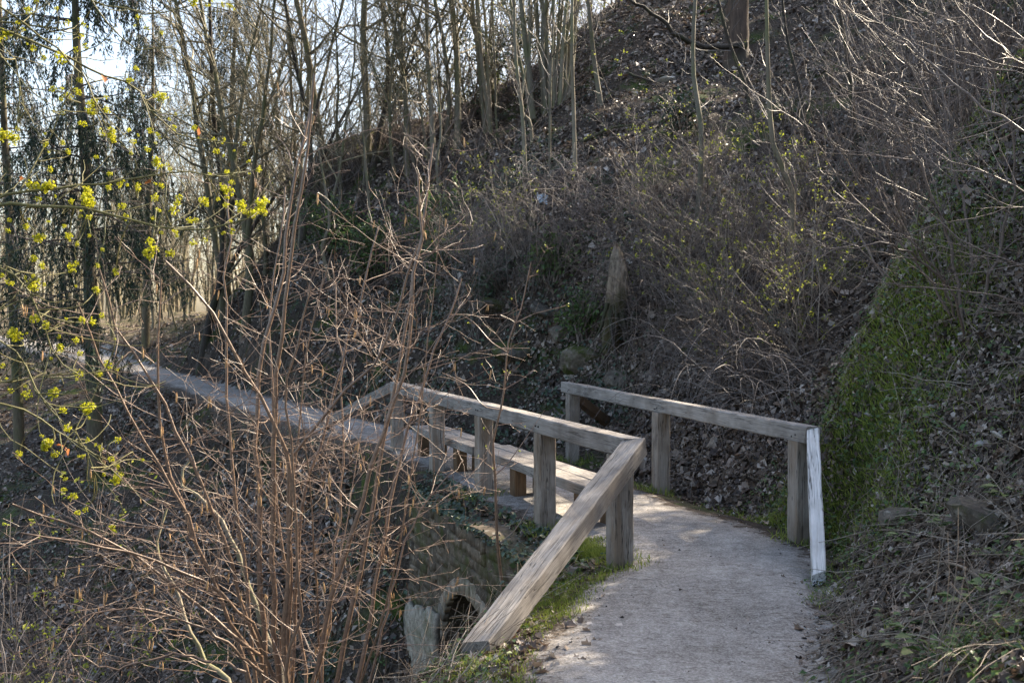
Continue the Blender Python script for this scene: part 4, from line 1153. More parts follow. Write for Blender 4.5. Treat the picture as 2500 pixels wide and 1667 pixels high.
for i, (px, py, Y) in enumerate(((15, 1010, 11.5), (70, 860, 13), (165, 960, 14))):
    X = atv(px, py, Y); zz = float(hz(X[0], Y))
    make_shrub('budding_shrub', where('tall budding shrub at the left edge', px, py), 'shrub', SB[i % 3], None, (X[0], Y, zz), rng.uniform(0, 6.28), rng.uniform(.95, 1.3), 'budding shrubs at the left edge')

# bramble tangles: arching canes hanging over the rock face
def bramble_mesh(seed, n=70):
    rng = np.random.default_rng(seed)
    g1 = Geo()
    st_ = np.c_[rng.uniform(-.9, .9, n), rng.uniform(-.2, .9, n), rng.uniform(0, .9, n)]
    d = np.c_[rng.normal(0, .7, n), rng.uniform(-1.1, .2, n), rng.uniform(.1, 1.0, n)]
    P, R = grow(rng, st_, d, rng.uniform(1.0, 2.8, n), 12, .09, -.23, rng.uniform(.003, .0075, n), .002); tubes(g1, P, R, 4)
    s, dd, t, r_ = kids(rng, P, R, 3, .2, 1, .4, 1.0); P1, R1 = grow(rng, s, dd, rng.uniform(.2, .8, len(s)), 6, .15, -.10, .003, .0015); tubes(g1, P1, R1, 3)
    return g1
BM = [bramble_mesh(700 + i).mesh('canes', [MDT, MGT, MDT][i], True) for i in range(3)]
brs = [(1180, 500), (1260, 480), (1330, 510), (1460, 490), (1230, 560), (1330, 600), (1500, 600), (1150, 600), (1520, 680), (1580, 780), (1280, 440), (1690, 900), (1770, 830), (1640, 880), (1550, 850), (1090, 560), (1730, 960)]
for i, (px, py) in enumerate(brs):
    p = hitv(px, py, 12)
    o = thing('bramble', where('dry bramble tangle', px, py), 'bramble', (p[0], p[1], p[2] - .1), rng.uniform(-.5, .5), 'bramble tangles on the rock face')
    s_ = rng.uniform(.6, 1.0); o.scale = (s_,) * 3
    link('canes', BM[i % 3], o)

# stump on the rock face
p = hitv(1408, 700, 14); p = p + np.array([-.02, -.62, -.02])
o = thing('tree_stump', 'pale broken tree stump leaning on the rock face behind the bridge', 'stump', tuple(p))
bm_pts = np.array([[-.02, .45, -.75], [-.02, .12, -.3], [.0, -.04, .1], [.03, -.06, .45], [.02, .02, .75], [.05, .10, 1.0]])
P = resample(bm_pts, 26)[None]; tq = np.linspace(0, 1, 26)
R = np.interp(tq, [0, .3, .55, .72, .88, 1], [.17, .15, .165, .15, .10, .055])[None]
g = Geo(); tubes(g, P, R, 18, True)
vv = g.V[0].reshape(26, 18, 3); cc = P[0][:, None, :]; an = np.arange(18)
rid = 1 + .14 * np.sin(an * 2.1 + 1.3)[None] + .10 * np.sin(an * 5.3)[None] * np.linspace(.3, 1.4, 26)[:, None] + np.random.default_rng(4).normal(0, .05, (26, 18))
vv = cc + (vv - cc) * rid[..., None]; vv[-1, :, 2] += np.random.default_rng(8).uniform(-.16, .12, 18); vv[-2, :, 2] += np.random.default_rng(9).uniform(-.05, .03, 18)
g.V[0] = vv.reshape(-1, 3).astype(np.float32)
g.obj('trunk', mat_bark('stump_wood', (.05, .035, .026), (.42, .33, .25), (.07, .07, .03), 7), o, True)
g = Geo(); rg4 = np.random.default_rng(6)
P, R = grow(rg4, rg4.normal(0, .1, (9, 3)) + [0, -.1, .0], np.c_[rg4.normal(0, .5, 9), rg4.normal(-.3, .2, 9), -np.ones(9)], rg4.uniform(.5, 1.3, 9), 9, .12, -.1, .04, .012); tubes(g, P, R, 5)
g.obj('roots', MBD, o, True)

# ------------------------------------------------------------------ rocks
def rock_mesh(seed, flat_=.6):
    rg = np.random.default_rng(seed); bm = bmesh.new()
    bmesh.ops.create_icosphere(bm, subdivisions=2, radius=.5)
    for k_ in range(7):
        n_ = Vector(rg.normal(0, 1, 3)).normalized(); d_ = rg.uniform(.22, .38)
        for v in bm.verts:
            dd_ = v.co.dot(n_) - d_
            if dd_ > 0: v.co -= n_ * dd_ * .9
    for v in bm.verts:
        v.co += Vector(rg.normal(0, .018, 3)); v.co.z *= flat_
    me = bpy.data.meshes.new('rock'); bm.to_mesh(me); bm.free(); return me
RM = []
for i in range(6):
    me = rock_mesh(i); me.materials.append(MRK); RM.append(me)
rng = np.random.default_rng(14)
def rock(px, py, size, label, group=None, mesh=None, y0=3.0, name='rock', cat='rock', sink=.12):
    p = hitv(px, py, y0)
    o = link(name, mesh or RM[rng.integers(6)])
    o.location = (p[0], p[1], p[2] - size * sink)
    o.rotation_euler = (rng.uniform(-.5, .5), rng.uniform(-.5, .5), rng.uniform(0, 6.28))
    o.scale = (size * rng.uniform(.8, 1.3), size * rng.uniform(.8, 1.1), size * rng.uniform(.7, 1.1))
    return tag(o, label, cat, group)
rock(2250, 1190, .55, 'large mossy boulder half buried in the green bank at the right edge', sink=0.0)
rock(2080, 1190, .42, 'mossy rock on the lower green bank right of the pale beam', None, sink=0.0)
for (px, py) in ((1140, 700), (1040, 720), (960, 740), (1250, 700), (1180, 800), (880, 800), (1340, 820), (1080, 820), (760, 820), (1290, 760), (1000, 800), (1430, 860), (1130, 760)):
    rock(px, py, rng.uniform(.45, .9), where('dark mossy outcrop stone', px, py), 'outcrop stones in the rock face', None, 13)
wm = rock_mesh(40, .35); wm.materials.append(MWS)
rock(1460, 120, .42, 'pale flat stone lying on the leaves high on the slope', None, wm, 14, 'pale_stone', 'stone')
rock(1530, 184, .55, 'larger pale flat stone lying lower on the leaf slope', None, wm, 14, 'pale_stone', 'stone')
for (px, py) in ((2130, 1080), (2165, 1135), (2120, 1150), (2235, 930), (2210, 780), (2290, 1000), (2150, 940), (2260, 1030), (2000, 980), (2190, 1040)):
    rock(px, py, rng.uniform(.07, .13), where('small whitish stone', px, py), 'whitish stones in the green bank', wm, 4, 'pale_stone', 'stone', .0)
sb = hitv(1245, 476, 12)
me = bpy.data.meshes.new('scrap'); bm = bmesh.new(); bmesh.ops.create_grid(bm, x_segments=4, y_segments=4, size=.11)
for v in bm.verts: v.co.z = random.Random(v.index).uniform(-.04, .05)
bm.to_mesh(me); bm.free(); me.materials.append(MBL)
o = link('litter_scrap', me); o.location = (sb[0], sb[1] - .12, sb[2] + .12); o.rotation_euler = (.9, .2, .3)
sd = o.modifiers.new('s', 'SOLIDIFY'); sd.thickness = .004
tag(o, 'crumpled pale blue scrap of litter among the brambles', 'litter')

# ------------------------------------------------------------------ foreground hazel bush
HB = np.array([-1.62, 6.9, 0.0]); HB[2] = float(hz(HB[0], HB[1]))
hazel = thing('hazel_bush', 'big leafless hazel bush of many reddish-brown stems with catkins, left of the bridge', 'bush', tuple(HB))
rng = np.random.default_rng(52)
def V2(l, Y0, Y1):
    n_ = len(l); return [atv(a, b, Y0 + (Y1 - Y0) * i / (n_ - 1)) for i, (a, b) in enumerate(l)]
def V5(l, Y0, Y1):
    n_ = len(l); return [at(a, b, Y0 + (Y1 - Y0) * i / (n_ - 1)) for i, (a, b) in enumerate(l)]
tr = [
 (V2([(612, 1567), (598, 1250), (592, 900), (640, 650), (690, 350), (715, 240)], 6.9, 7.3), .023, 0),
 (V2([(640, 1567), (628, 1100), (655, 700), (700, 380), (722, 170)], 6.85, 6.7), .022, 0),
 (V2([(655, 1567), (662, 1250), (666, 1060), (580, 880), (500, 740), (380, 600)], 6.6, 6.2), .020, 0),
 (V2([(664, 1300), (668, 1060), (725, 985), (800, 890), (880, 800), (960, 560)], 6.6, 6.5), .017, 0),
 (V2([(672, 1567), (690, 1200), (740, 1000), (800, 800), (850, 600), (870, 520)], 7.1, 7.6), .018, 0),
 (V2([(770, 1567), (850, 1200), (905, 900), (950, 650), (985, 420), (995, 330)], 7.0, 7.4), .020, 0),
 (V2([(820, 1567), (880, 1250), (930, 1000), (1000, 800), (1060, 640)], 7.2, 7.9), .019, 0),
 (V2([(720, 1567), (800, 1250), (880, 1000), (935, 800), (965, 560), (960, 400)], 6.8, 6.9), .021, 0),
 (V2([(845, 1567), (905, 1330), (960, 1180), (1040, 1080)], 7.3, 7.9), .013, 0),
 (V2([(590, 1567), (560, 1300), (520, 900), (522, 560), (525, 420)], 7.0, 7.4), .016, 0),
 (V2([(575, 1567), (480, 1300), (380, 1050), (360, 800), (370, 640)], 6.8, 6.7), .017, 0),
 (V2([(700, 1567), (640, 1200), (625, 900), (618, 700), (650, 520), (655, 430)], 7.4, 7.9), .015, 0),
 (V2([(735, 1567), (770, 1300), (790, 1000), (775, 760), (760, 600)], 7.5, 8.2), .014, 0),
 (V5([(640, 1660), (608, 1580), (425, 1423), (297, 1334), (140, 1266), (30, 1230)], 6.7, 5.9), .016, 0),
 (V5([(655, 1600), (586, 1491), (480, 1410), (327, 1351), (204, 1321), (50, 1300)], 6.6, 5.7), .015, 0),
 (V5([(690, 1660), (650, 1563), (608, 1440), (574, 1325), (501, 1227), (438, 1176), (472, 1113)], 7.6, 8.2), .030, 1),
 (V5([(560, 1667), (501, 1623), (429, 1440), (385, 1338), (408, 1240)], 7.8, 8.3), .026, 1),
 (V5([(640, 1660), (560, 1500), (470, 1300), (360, 1090), (250, 880), (190, 740)], 6.7, 6.2), .015, 0),
 (V5([(645, 1660), (600, 1500), (520, 1250), (400, 980), (290, 800), (240, 650)], 6.9, 6.6), .016, 0),
 (V5([(700, 1660), (730, 1500), (720, 1200), (700, 950), (760, 700)], 6.3, 6.0), .014, 0),
 (V5([(640, 1640), (540, 1560), (400, 1500), (260, 1490), (120, 1560)], 6.3, 5.6), .009, 0),
 (V5([(600, 1640), (450, 1600), (380, 1605), (270, 1630), (180, 1600), (165, 1580)], 6.2, 5.8), .009, 0)]
base = HB + np.array([0, 0, -.1])
allP = []; stems = []
for (pts, r, kind_) in tr:
    pts = np.array(pts)
    if pts[0][2] > HB[2] + .5 and r > .01 and not (abs(pts[0] - pts[1]).sum() < .4):
        d0 = pts[0] - pts[1]
        pts = np.vstack([base + (pts[0] - base) * .25 * np.array([1, 1, 0]) + rng.normal(0, .05, 3) * [1, 1, 0], pts])
    P = resample(pts, 22) + 0
    P[1:-1] += rng.normal(0, .010, (20, 3)); stems.append((P, np.linspace(r * 1.14, r * .36, 22), kind_))
for i in range(5):
    a = rng.uniform(0, 6.28); q = rng.uniform(.05, .55)
    d = np.array([[math.cos(a) * q - .08, math.sin(a) * q * .7, 1.0]])
    r = rng.uniform(.007, .015)
    P, R = grow(rng, base + rng.normal(0, .22, (1, 3)) * [1, 1, 0], d, rng.uniform(2.6, 4.6), 22, .045, .01, r, r * .25)
    stems.append((P[0], R[0], 0))
catkin = Geo()
P, R = grow(np.random.default_rng(1), [(0, 0, 0)], (0, 0, -1), .065, 6, .03, 0, .0045, .004); R[0] = [.001, .004, .0048, .0048, .0042, .0015]; tubes(catkin, P, R, 6, True); CKM = catkin.mesh('catkin', MCT, True)
ck = 0
for i, (P, R, kind_) in enumerate(stems):
    rl = P - HB
    tg = Geo(); tubes(tg, rl[None], R[None], 7)
    so = tg.obj('stem', MBG if kind_ else MHZ, hazel, True)
    cg = Geo()
    n1 = 15 if R[0] > .012 else 9
    s, dd, t, r_ = kids(rng, rl[None], R[None], n1, .45 if i in (5, 6, 7, 8) else .34, 1, .5, 1.3)
    dd = nrm(dd * np.array([1.2, .9, .55]))
    L = rng.uniform(.3, 1.35, len(s)) * (1.1 - .55 * t)
    P1, R1 = grow(rng, s, dd, L, 8, .13, .03, np.minimum(r_ * .5, .0036), .0012); R1[:, -1] *= 1.7; tubes(cg, P1, R1, 4)
    s, d2, t, r_ = kids(rng, P1, R1, 4, .12, 1, .45, 1.15)
    P2, R2 = grow(rng, s, d2, rng.uniform(.08, .48, len(s)), 6, .16, .03, np.minimum(r_ * .75, .0019), .0010); R2[:, -1] *= 1.8; tubes(cg, P2, R2, 3)
    s, d3, t, r_ = kids(rng, P2, R2, 1, .2, 1, .5, 1.2)
    P3, R3 = grow(rng, s, d3, rng.uniform(.04, .18, len(s)), 4, .16, .02, .0017, .0011); R3[:, -1] *= 1.8; tubes(cg, P3, R3, 3)
    cg.obj('twigs', MTW, so, True)
    ends = np.concatenate([P1[:, -1], P2[:, -1]])
    for e in ends[rng.permutation(len(ends))[:7]]:
        if rng.random() < .75:
            for q in range(rng.integers(1, 3)):
                c = link('catkin', CKM, so); c.location = e + rng.normal(0, .008, 3); c.rotation_euler = (rng.normal(0, .12), rng.normal(0, .12), 0); sc = rng.uniform(.8, 1.25); c.scale = (sc, sc, sc)

# second thicket: hazel on the right bank reaching across the upper right
b0 = hitv(2205, 770, 5)
rb = thing('hazel_bush', 'bare hazel bush on the right bank with long branches slanting up to the left', 'bush', tuple(b0))
trr = [
 (V2([(2215, 770), (2190, 690), (2120, 600), (2040, 560), (1900, 570), (1800, 480)], 8.2, 7.4), .012),
 (V2([(2352, 700), (2200, 665), (2050, 650), (1960, 560), (1830, 520), (1800, 480)], 7.0, 7.2), .010),
 (V2([(2352, 610), (2230, 560), (2120, 480), (2040, 400), (2010, 290)], 7.6, 8.2), .012),
 (V2([(2352, 300), (2250, 240), (2150, 150), (2030, 60), (1960, -20)], 7.0, 8.0), .016),
 (V2([(2352, 150), (2270, 90), (2210, 30), (2180, -20)], 6.5, 6.6), .016),
 (V2([(2352, 440), (2230, 380), (2130, 330), (2090, 240), (2040, 200)], 6.4, 6.8), .011),
 (V2([(2220, 770), (2180, 560), (2110, 380), (2000, 180), (1950, 60), (1940, -20)], 8.4, 8.6), .016),
 (V2([(2212, 770), (2230, 600), (2200, 420), (2140, 250), (2060, 90), (2040, -20)], 8.6, 9.0), .015),
 (V2([(2225, 770), (2300, 560), (2330, 380), (2290, 180), (2230, 0)], 8.4, 8.0), .015),
 (V2([(2210, 770), (2100, 600), (1960, 450), (1860, 300), (1830, 200)], 8.5, 8.8), .012),
 (V2([(2208, 770), (2150, 620), (2020, 470), (1930, 330)], 8.5, 8.0), .011),
 (V2([(2352, 520), (2260, 430), (2190, 350), (2160, 200)], 7.5, 7.9), .010)]
rng = np.random.default_rng(61)
for (pts, r) in trr:
    pts = np.array(pts)
    # branches that come in from the right are carried on down to the ground of the bank
    if pts[0][0] / pts[0][1] > .46:
        e = pts[0] + np.array([1.0, .3, -.35]); e2 = np.array([e[0] + .5, e[1] + .3, 0]); e2[2] = hz(e2[0], e2[1])
        pts = np.vstack([e2, e, pts])
    P = resample(pts, 22) - b0; P[1:-1] += rng.normal(0, .012, (20, 3))
    R = np.linspace(r, r * .25, 22)
    tg = Geo(); tubes(tg, P[None], R[None], 7); so = tg.obj('stem', MDT, rb, True)
    cg = Geo(); s, dd, t, r_ = kids(rng, P[None], R[None], 20, .15, 1, .4, 1.1)
    P1, R1 = grow(rng, s, dd, rng.uniform(.3, 1.3, len(s)), 8, .13, .05, np.minimum(r_ * .6, .005), .0016); tubes(cg, P1, R1, 4)
    s, d2, t, r_ = kids(rng, P1, R1, 5, .1, 1, .45, 1.1); P2, R2 = grow(rng, s, d2, rng.uniform(.08, .45, len(s)), 6, .16, .04, np.minimum(r_ * .7, .0026), .0013); R2[:, -1] *= 1.7; tubes(cg, P2, R2, 3)
    cg.obj('twigs', MDT, so, True)

# young sapling growing from the ledge in front of the bridge
b0 = at(1240, 1390, 8.6)
b0[2] = float(hz(b0[0], b0[1]))
sp_ = thing('sapling', 'thin crooked sapling growing in front of the bridge railing, with tiny buds', 'sapling', tuple(b0))
pts = [b0 + [0, 0, -.2], at(1233, 1480, 8.6), at(1215, 1330, 8.55), at(1208, 1150, 8.5), at(1203, 1080, 8.5), at(1228, 970, 8.5), at(1242, 830, 8.5), at(1270, 760, 8.55), at(1296, 640, 8.6)]
P = resample(np.array(pts), 24) - b0; R = np.linspace(.017, .004, 24)
g = Geo(); tubes(g, P[None], R[None], 7); so = g.obj('trunk', MHZ, sp_, True)
cg = Geo(); rng = np.random.default_rng(71)
for l in ([(1208, 1160), (1240, 1130), (1290, 1060), (1330, 1000)], [(1215, 1330), (1260, 1290), (1290, 1240), (1320, 1210)], [(1232, 950), (1275, 925), (1300, 905), (1312, 908)], [(1240, 860), (1200, 835), (1160, 790), (1130, 770)], [(1228, 1000), (1180, 990), (1140, 940), (1080, 910)]):
    q = resample(np.array([at(a, b, 8.55 + .05 * k_) for k_, (a, b) in enumerate(l)]), 10) - b0
    tubes(cg, q[None], np.linspace(.006, .0018, 10)[None], 4)
s, dd, t, r_ = kids(rng, P[None], R[None], 18, .3, 1, .5, 1.2); P1, R1 = grow(rng, s, dd, rng.uniform(.12, .5, len(s)), 6, .13, .03, .003, .0014); tubes(cg, P1, R1, 3)
s, dd, t, r_ = kids(rng, P1, R1, 3, .2, 1, .5, 1.2); P2, R2 = grow(rng, s, dd, rng.uniform(.05, .2, len(s)), 4, .13, .03, .002, .0012); R2[:, -1] *= 2; tubes(cg, P2, R2, 3)
cg.obj('twigs', MTW, so, True)
lg = Geo(); e = np.repeat(P2[::3, -1], 3, 0); e = e + rng.normal(0, .008, e.shape); kites(lg, e, rng.normal(0, 1, e.shape), .02, rng); lg.obj('young_leaves', MYL, so)

# ------------------------------------------------------------------ flowering maple at the left
MX = np.array([-5.3, 5.6]); mz = float(hz(*MX))
mp = thing('maple_tree', 'maple reaching in from the left with green branches full of yellow-green blossom', 'maple', (MX[0], MX[1], mz))
rng = np.random.default_rng(81)
tg = Geo(); tP, tR = grow(rng, [(0, 0, -.4)], (0.03, 0, 1), 9, 12, .03, 0, .15, .07); tubes(tg, tP, tR, 9); tg.obj('trunk', MBK, mp, True)
MB_ = [([(-160, 560), (0, 498), (214, 515), (329, 540), (459, 561), (497, 562), (574, 543), (612, 532)], 5.2, 5.5, .013),
       ([(-160, 540), (0, 482), (130, 463), (230, 448), (375, 430), (459, 423), (566, 423)], 5.3, 5.9, .011),
       ([(-120, -80), (0, 15), (77, 77), (168, 145), (207, 191), (230, 245), (253, 306), (275, 344)], 5.5, 6.0, .010),
       ([(-120, 30), (23, 80), (126, 115), (176, 145), (237, 180), (325, 207), (364, 260), (406, 306), (459, 333), (545, 345), (610, 352)], 5.8, 6.6, .010),
       ([(-120, 60), (0, 54), (115, 65), (191, 82), (300, 110)], 6.0, 6.4, .008),
       ([(100, -160), (222, 0), (283, 73), (325, 119), (405, 115), (470, 160), (520, 220)], 6.2, 6.8, .008),
       ([(-100, 20), (0, 100), (35, 145), (42, 200), (61, 272)], 5.0, 5.1, .007),
       ([(-120, 640), (15, 650), (65, 703), (103, 784), (126, 849), (165, 895), (199, 918)], 5.0, 5.2, .010),
       ([(-120, 960), (0, 929), (38, 933), (168, 914), (245, 906), (310, 895)], 5.2, 5.7, .009),
       ([(-120, 950), (0, 986), (50, 998), (96, 1021), (153, 1063), (207, 1097), (280, 1130)], 5.0, 5.4, .011),
       ([(-100, 430), (0, 480), (60, 440), (120, 340), (170, 210), (190, 130)], 5.4, 6.2, .008),
       ([(60, -140), (180, -20), (330, 30), (430, 20), (520, 10), (600, 15)], 6.2, 6.9, .008),
       ([(-120, 800), (0, 830), (60, 900), (130, 1010), (190, 1060), (230, 1150)], 4.9, 5.1, .008)]
bP = []
for (l, y0, y1, r) in MB_:
    P = resample(np.array(V5(l, y0, y1)), 24); P[1:-1] += rng.normal(0, .008, (22, 3))
    a = P[0]; tz = np.clip(a[2] - .5 - mz, .4, 8); k_ = np.interp(tz, tP[0, :, 2], np.arange(12)); i_ = int(k_)
    root = tP[0, i_] + [MX[0], MX[1], mz]
    full = resample(np.vstack([root, (root + a) / 2 + [0, 0, .12], P]), 32)
    R = np.linspace(r * 1.5, r * .3, 32)
    g = Geo(); tubes(g, full[None] - np.array([*MX, mz]), R[None], 6); g.obj('branch', MMB, mp, True)
    bP.append(P)
allb = np.concatenate(bP)
c4 = [(55, 215, 1), (145, 190, 0), (215, 305, 0), (275, 365, 0), (380, 355, 1), (485, 320, 0), (520, 230, 0), (545, 295, 0), (530, 155, 0), (430, 150, 0), (360, 55, 0), (510, 510, 0), (335, 570, 0), (395, 570, 0), (495, 585, 0), (390, 635, 0), (445, 610, 0), (590, 665, 1), (675, 620, 0), (680, 700, 0), (400, 720, 0), (530, 790, 0), (710, 825, 0), (655, 855, 0), (720, 880, 1), (820, 830, 0), (850, 905, 0), (940, 950, 0), (835, 975, 0), (290, 920, 0), (400, 910, 0), (435, 970, 0), (20, 850, 1), (85, 895, 1), (870, 440, 0), (820, 515, 0), (1040, 620, 1), (985, 610, 0), (1115, 815, 0), (960, 830, 0), (1005, 860, 0), (1240, 820, 0), (1365, 890, 0), (1430, 890, 0), (1380, 965, 0), (1000, 1050, 1), (1085, 1080, 0), (700, 1110, 0), (320, 1080, 0), (250, 1190, 1), (310, 1185, 1), (555, 1215, 1), (540, 1275, 1), (240, 1270, 0), (455, 1285, 0), (695, 1195, 0), (760, 1175, 0), (880, 1195, 0), (1030, 1185, 0), (985, 1260, 0), (1140, 1260, 0), (1130, 1300, 0), (1310, 1290, 1), (1460, 1230, 1), (1535, 1320, 1), (1605, 1365, 1), (1675, 1285, 1), (1440, 1310, 0), (1390, 1270, 0), (1480, 1160, 0), (1450, 1100, 0), (1560, 920, 0), (1585, 1030, 0), (1650, 1080, 0), (1210, 1410, 0), (1250, 1405, 0), (1010, 1340, 0), (1110, 1340, 0), (780, 1320, 0), (800, 1385, 0), (570, 1385, 0), (165, 1445, 0), (50, 1475, 0), (255, 1510, 1), (440, 1510, 0), (490, 1555, 0), (960, 1540, 0), (1310, 1530, 0), (1230, 1550, 0), (1480, 1475, 0), (1230, 15, 1), (1320, 30, 0), (1420, 30, 0), (1465, 40, 0), (880, 110, 0), (935, 180, 0), (1035, 210, 0), (235, 10, 0), (180, 65, 0)]
c6 = [(215, 85, 0), (270, 125, 0), (460, 140, 0), (490, 110, 0), (735, 165, 0), (620, 130, 0), (615, 285, 0), (205, 240, 1), (60, 235, 0), (10, 190, 0), (650, 445, 0), (590, 480, 0), (520, 475, 0), (220, 465, 0), (295, 505, 0), (110, 575, 1), (485, 600, 0), (385, 650, 0), (510, 685, 0), (15, 765, 0), (690, 760, 0), (630, 820, 0), (490, 810, 0), (355, 930, 1), (65, 920, 0), (170, 950, 0), (575, 1035, 1), (400, 1050, 0), (430, 1165, 0), (560, 1240, 0), (750, 1235, 0), (640, 1290, 0), (300, 1260, 1), (280, 1295, 0), (350, 1330, 0), (120, 1330, 0), (710, 1360, 0), (750, 1475, 1), (745, 1405, 0), (970, 30, 1), (1085, 50, 0)]
c7 = [(415, 262, 0), (445, 355, 0), (490, 340, 0), (648, 440, 0)]
fl = [(x * .3827, y * .3827, b) for x, y, b in c4] + [(x * .3826, 600 + y * .3826, b) for x, y, b in c6] + [(x * .4252, 1100 + y * .4252, b) for x, y, b in c7]
FM = []
for i in range(5):
    r5 = np.random.default_rng(90 + i); g = Geo()
    nc = 26
    c = nrm(r5.normal(0, 1, (nc, 3))) * r5.uniform(.012, .034, (nc, 1))
    for k_ in range(5):
        a = r5.normal(0, 1, (nc, 3)); kites(g, c + nrm(a) * .005, a + c * 30, r5.uniform(.009, .016, nc), r5, .7, .4)
    FM.append(g.mesh('flower_cluster', MFL))
mo_ = np.array([*MX, mz])
proj = np.stack([1250 + allb[:, 0] / allb[:, 1] * F, 777 - (allb[:, 2] - CAMZ) / allb[:, 1] * F], -1)
tw = Geo()
for (px, py, big) in fl:
    dd_ = np.hypot(proj[:, 0] - px, proj[:, 1] - py); k_ = int(np.argmin(dd_ + 6 * rng.random(len(dd_))))
    src = allb[k_]; Y = src[1] + rng.uniform(-.15, .25)
    p = at(px, py, Y)
    for q in range(2 if big else 1):
        pp = p + (rng.normal(0, .018, 3) if q else 0)
        c = link('flower_cluster', FM[rng.integers(5)], mp); c.location = pp - mo_
        c.rotation_euler = tuple(rng.uniform(0, 6.28, 3)); sc = rng.uniform(.8, 1.1) if big else rng.uniform(.42, .8); c.scale = (sc, sc, sc)
    midp = (src + p) / 2 + rng.normal(0, .04, 3)
    if rng.random() < .62:
        c = link('flower_cluster', FM[rng.integers(5)], mp); c.location = p * .45 + src * .55 + rng.normal(0, .05, 3) - mo_; c.rotation_euler = tuple(rng.uniform(0, 6.28, 3)); sc = rng.uniform(.25, .45); c.scale = (sc, sc, sc)
    q = resample(np.array([src, midp, p]), 9) - mo_
    tubes(tw, q[None], np.linspace(.0035, .0022, 9)[None], 4)
P = np.stack([resample(b, 24) for b in bP]) - mo_; R = np.full(P.shape[:2], .006)
s, dd, t, r_ = kids(rng, P, R, 9, .1, 1, .5, 1.2); P1, R1 = grow(rng, s, dd, rng.uniform(.1, .6, len(s)), 8, .15, .05, .0035, .0016); tubes(tw, P1, R1, 4)
tw.obj('twigs', MMB, mp, True)
# a few brown leaves still hanging on it
for (px, py) in ((52, 440), (150, 1085), (168, 1105), (362, 445), (485, 322), (252, 193)):
    g = Geo(); lobed(g, np.zeros((1, 3)), rng.normal(0, 1, (1, 3)), .05, rng, .6); o = g.obj('withered_leaf', MLO, mp); o.location = at(px, py, 5.4) - mo_
    o['label'] = 'withered orange-brown leaf still hanging on the maple'

# ------------------------------------------------------------------ ground cover
rng = np.random.default_rng(91)
def polar(n, r0, r1, a0=-44, a1=44):
    r = np.exp(rng.uniform(math.log(r0), math.log(r1), n)); a = R_(1) * rng.uniform(a0, a1, n)
    return r * np.sin(a), r * np.cos(a)
def on_wall(x, y):
    t = (x - LP[0]) * U[0] + (y - LP[1]) * U[1]; o = (x - LP[0]) * NN[0] + (y - LP[1]) * NN[1]
    return (t > .9) & (t < 5.0) & (o > -.75) & (o < -.26)
# leaf litter
x, y = polar(360000, 10.0, 60)
hwv = bil(HWG, x, y)
ev = bil(EG, x, y)
green = vnoise(x, y, .45) * .5 + vnoise(x, y, 1.3) * .3
bank = (ev > 0) & (y < 10.4) & (bil(SG, x, y) < S_B0 + 2.5)
clump = sstep(-.45, .3, vnoise(x, y, .6) * .5 + vnoise(x, y, 1.6) * .35 + vnoise(x, y, 4.1) * .3)
keep = (hwv > .12) & ~on_wall(x, y) & (rng.random(len(x)) < .12 + .88 * clump) & (rng.random(len(x)) < np.where(hwv < .3, .3, 1.0)) & (rng.random(len(x)) < np.where(green > .22, .35, 1))
x, y = x[keep], y[keep]
nm = hn(x, y)
sz = rng.lognormal(-2.65, .42, len(x)).clip(.025, .22) * (1 + .4 * (np.hypot(x, y) > 25))
pos = np.c_[x, y, hz(x, y)] + nm * (rng.uniform(.004, .035, (len(x), 1)))
g = Geo(); kites(g, pos, nm + rng.normal(0, .42, nm.shape), sz, rng, .7, .4)
x, y = polar(150000, 3.0, 12.5)
hwv = bil(HWG, x, y); ev = bil(EG, x, y)
bank = (ev > 0) & (y < 10.4) & (bil(SG, x, y) < S_B0 + 2.5)
green = vnoise(x, y, .7) * .5 + vnoise(x, y, 2.0) * .35
keep = (hwv > -.06) & ~on_wall(x, y) & (rng.random(len(x)) < np.where(bank, np.where(green > .05, .3, .75), 1)) & (rng.random(len(x)) < np.where((hwv < .35) & (ev > 0), .4, 1))
x, y = x[keep], y[keep]; nm = hn(x, y)
q_ = rng.random(len(x)) < .22
pos = np.c_[x, y, hz(x, y)] + nm * rng.uniform(.006, .03, (len(x), 1))
lobed(g, pos[q_], (nm + rng.normal(0, .38, nm.shape))[q_], rng.uniform(.04, .10, q_.sum()), rng, .45)
kites(g, pos[~q_], (nm + rng.normal(0, .45, nm.shape))[~q_], rng.uniform(.018, .06, (~q_).sum()), rng, .6, .4)
x, y = polar(260000, 12, 50, -32, 32); nm = hn(x, y)
k_ = (nm[:, 2] < .84) & (bil(HWG, x, y) > .12) & (rng.random(len(x)) < .15 + .85 * sstep(-.45, .3, vnoise(x, y, .6) * .5 + vnoise(x, y, 1.6) * .35 + vnoise(x, y, 4.1) * .3)); x, y, nm = x[k_], y[k_], nm[k_]
kites(g, np.c_[x, y, hz(x, y)] + nm * rng.uniform(.006, .04, (len(x), 1)), nm + rng.normal(0, .45, nm.shape), rng.lognormal(-2.65, .42, len(x)).clip(.025, .2), rng, .7, .4)
n_ = 90000; x = rng.uniform(1.8, 7, n_); y = rng.uniform(4, 14, n_); nm = hn(x, y)
k_ = (nm[:, 2] < .8) & (bil(HWG, x, y) > .05); x, y, nm = x[k_], y[k_], nm[k_]
kites(g, np.c_[x, y, hz(x, y)] + nm * rng.uniform(.006, .03, (len(x), 1)), nm + rng.normal(0, .45, nm.shape), rng.uniform(.02, .07, len(x)), rng, .6, .4)
tag(g.obj('leaf_litter', ML), 'dry brown leaf litter covering the slopes and the ravine', 'leaf litter', kind='stuff')

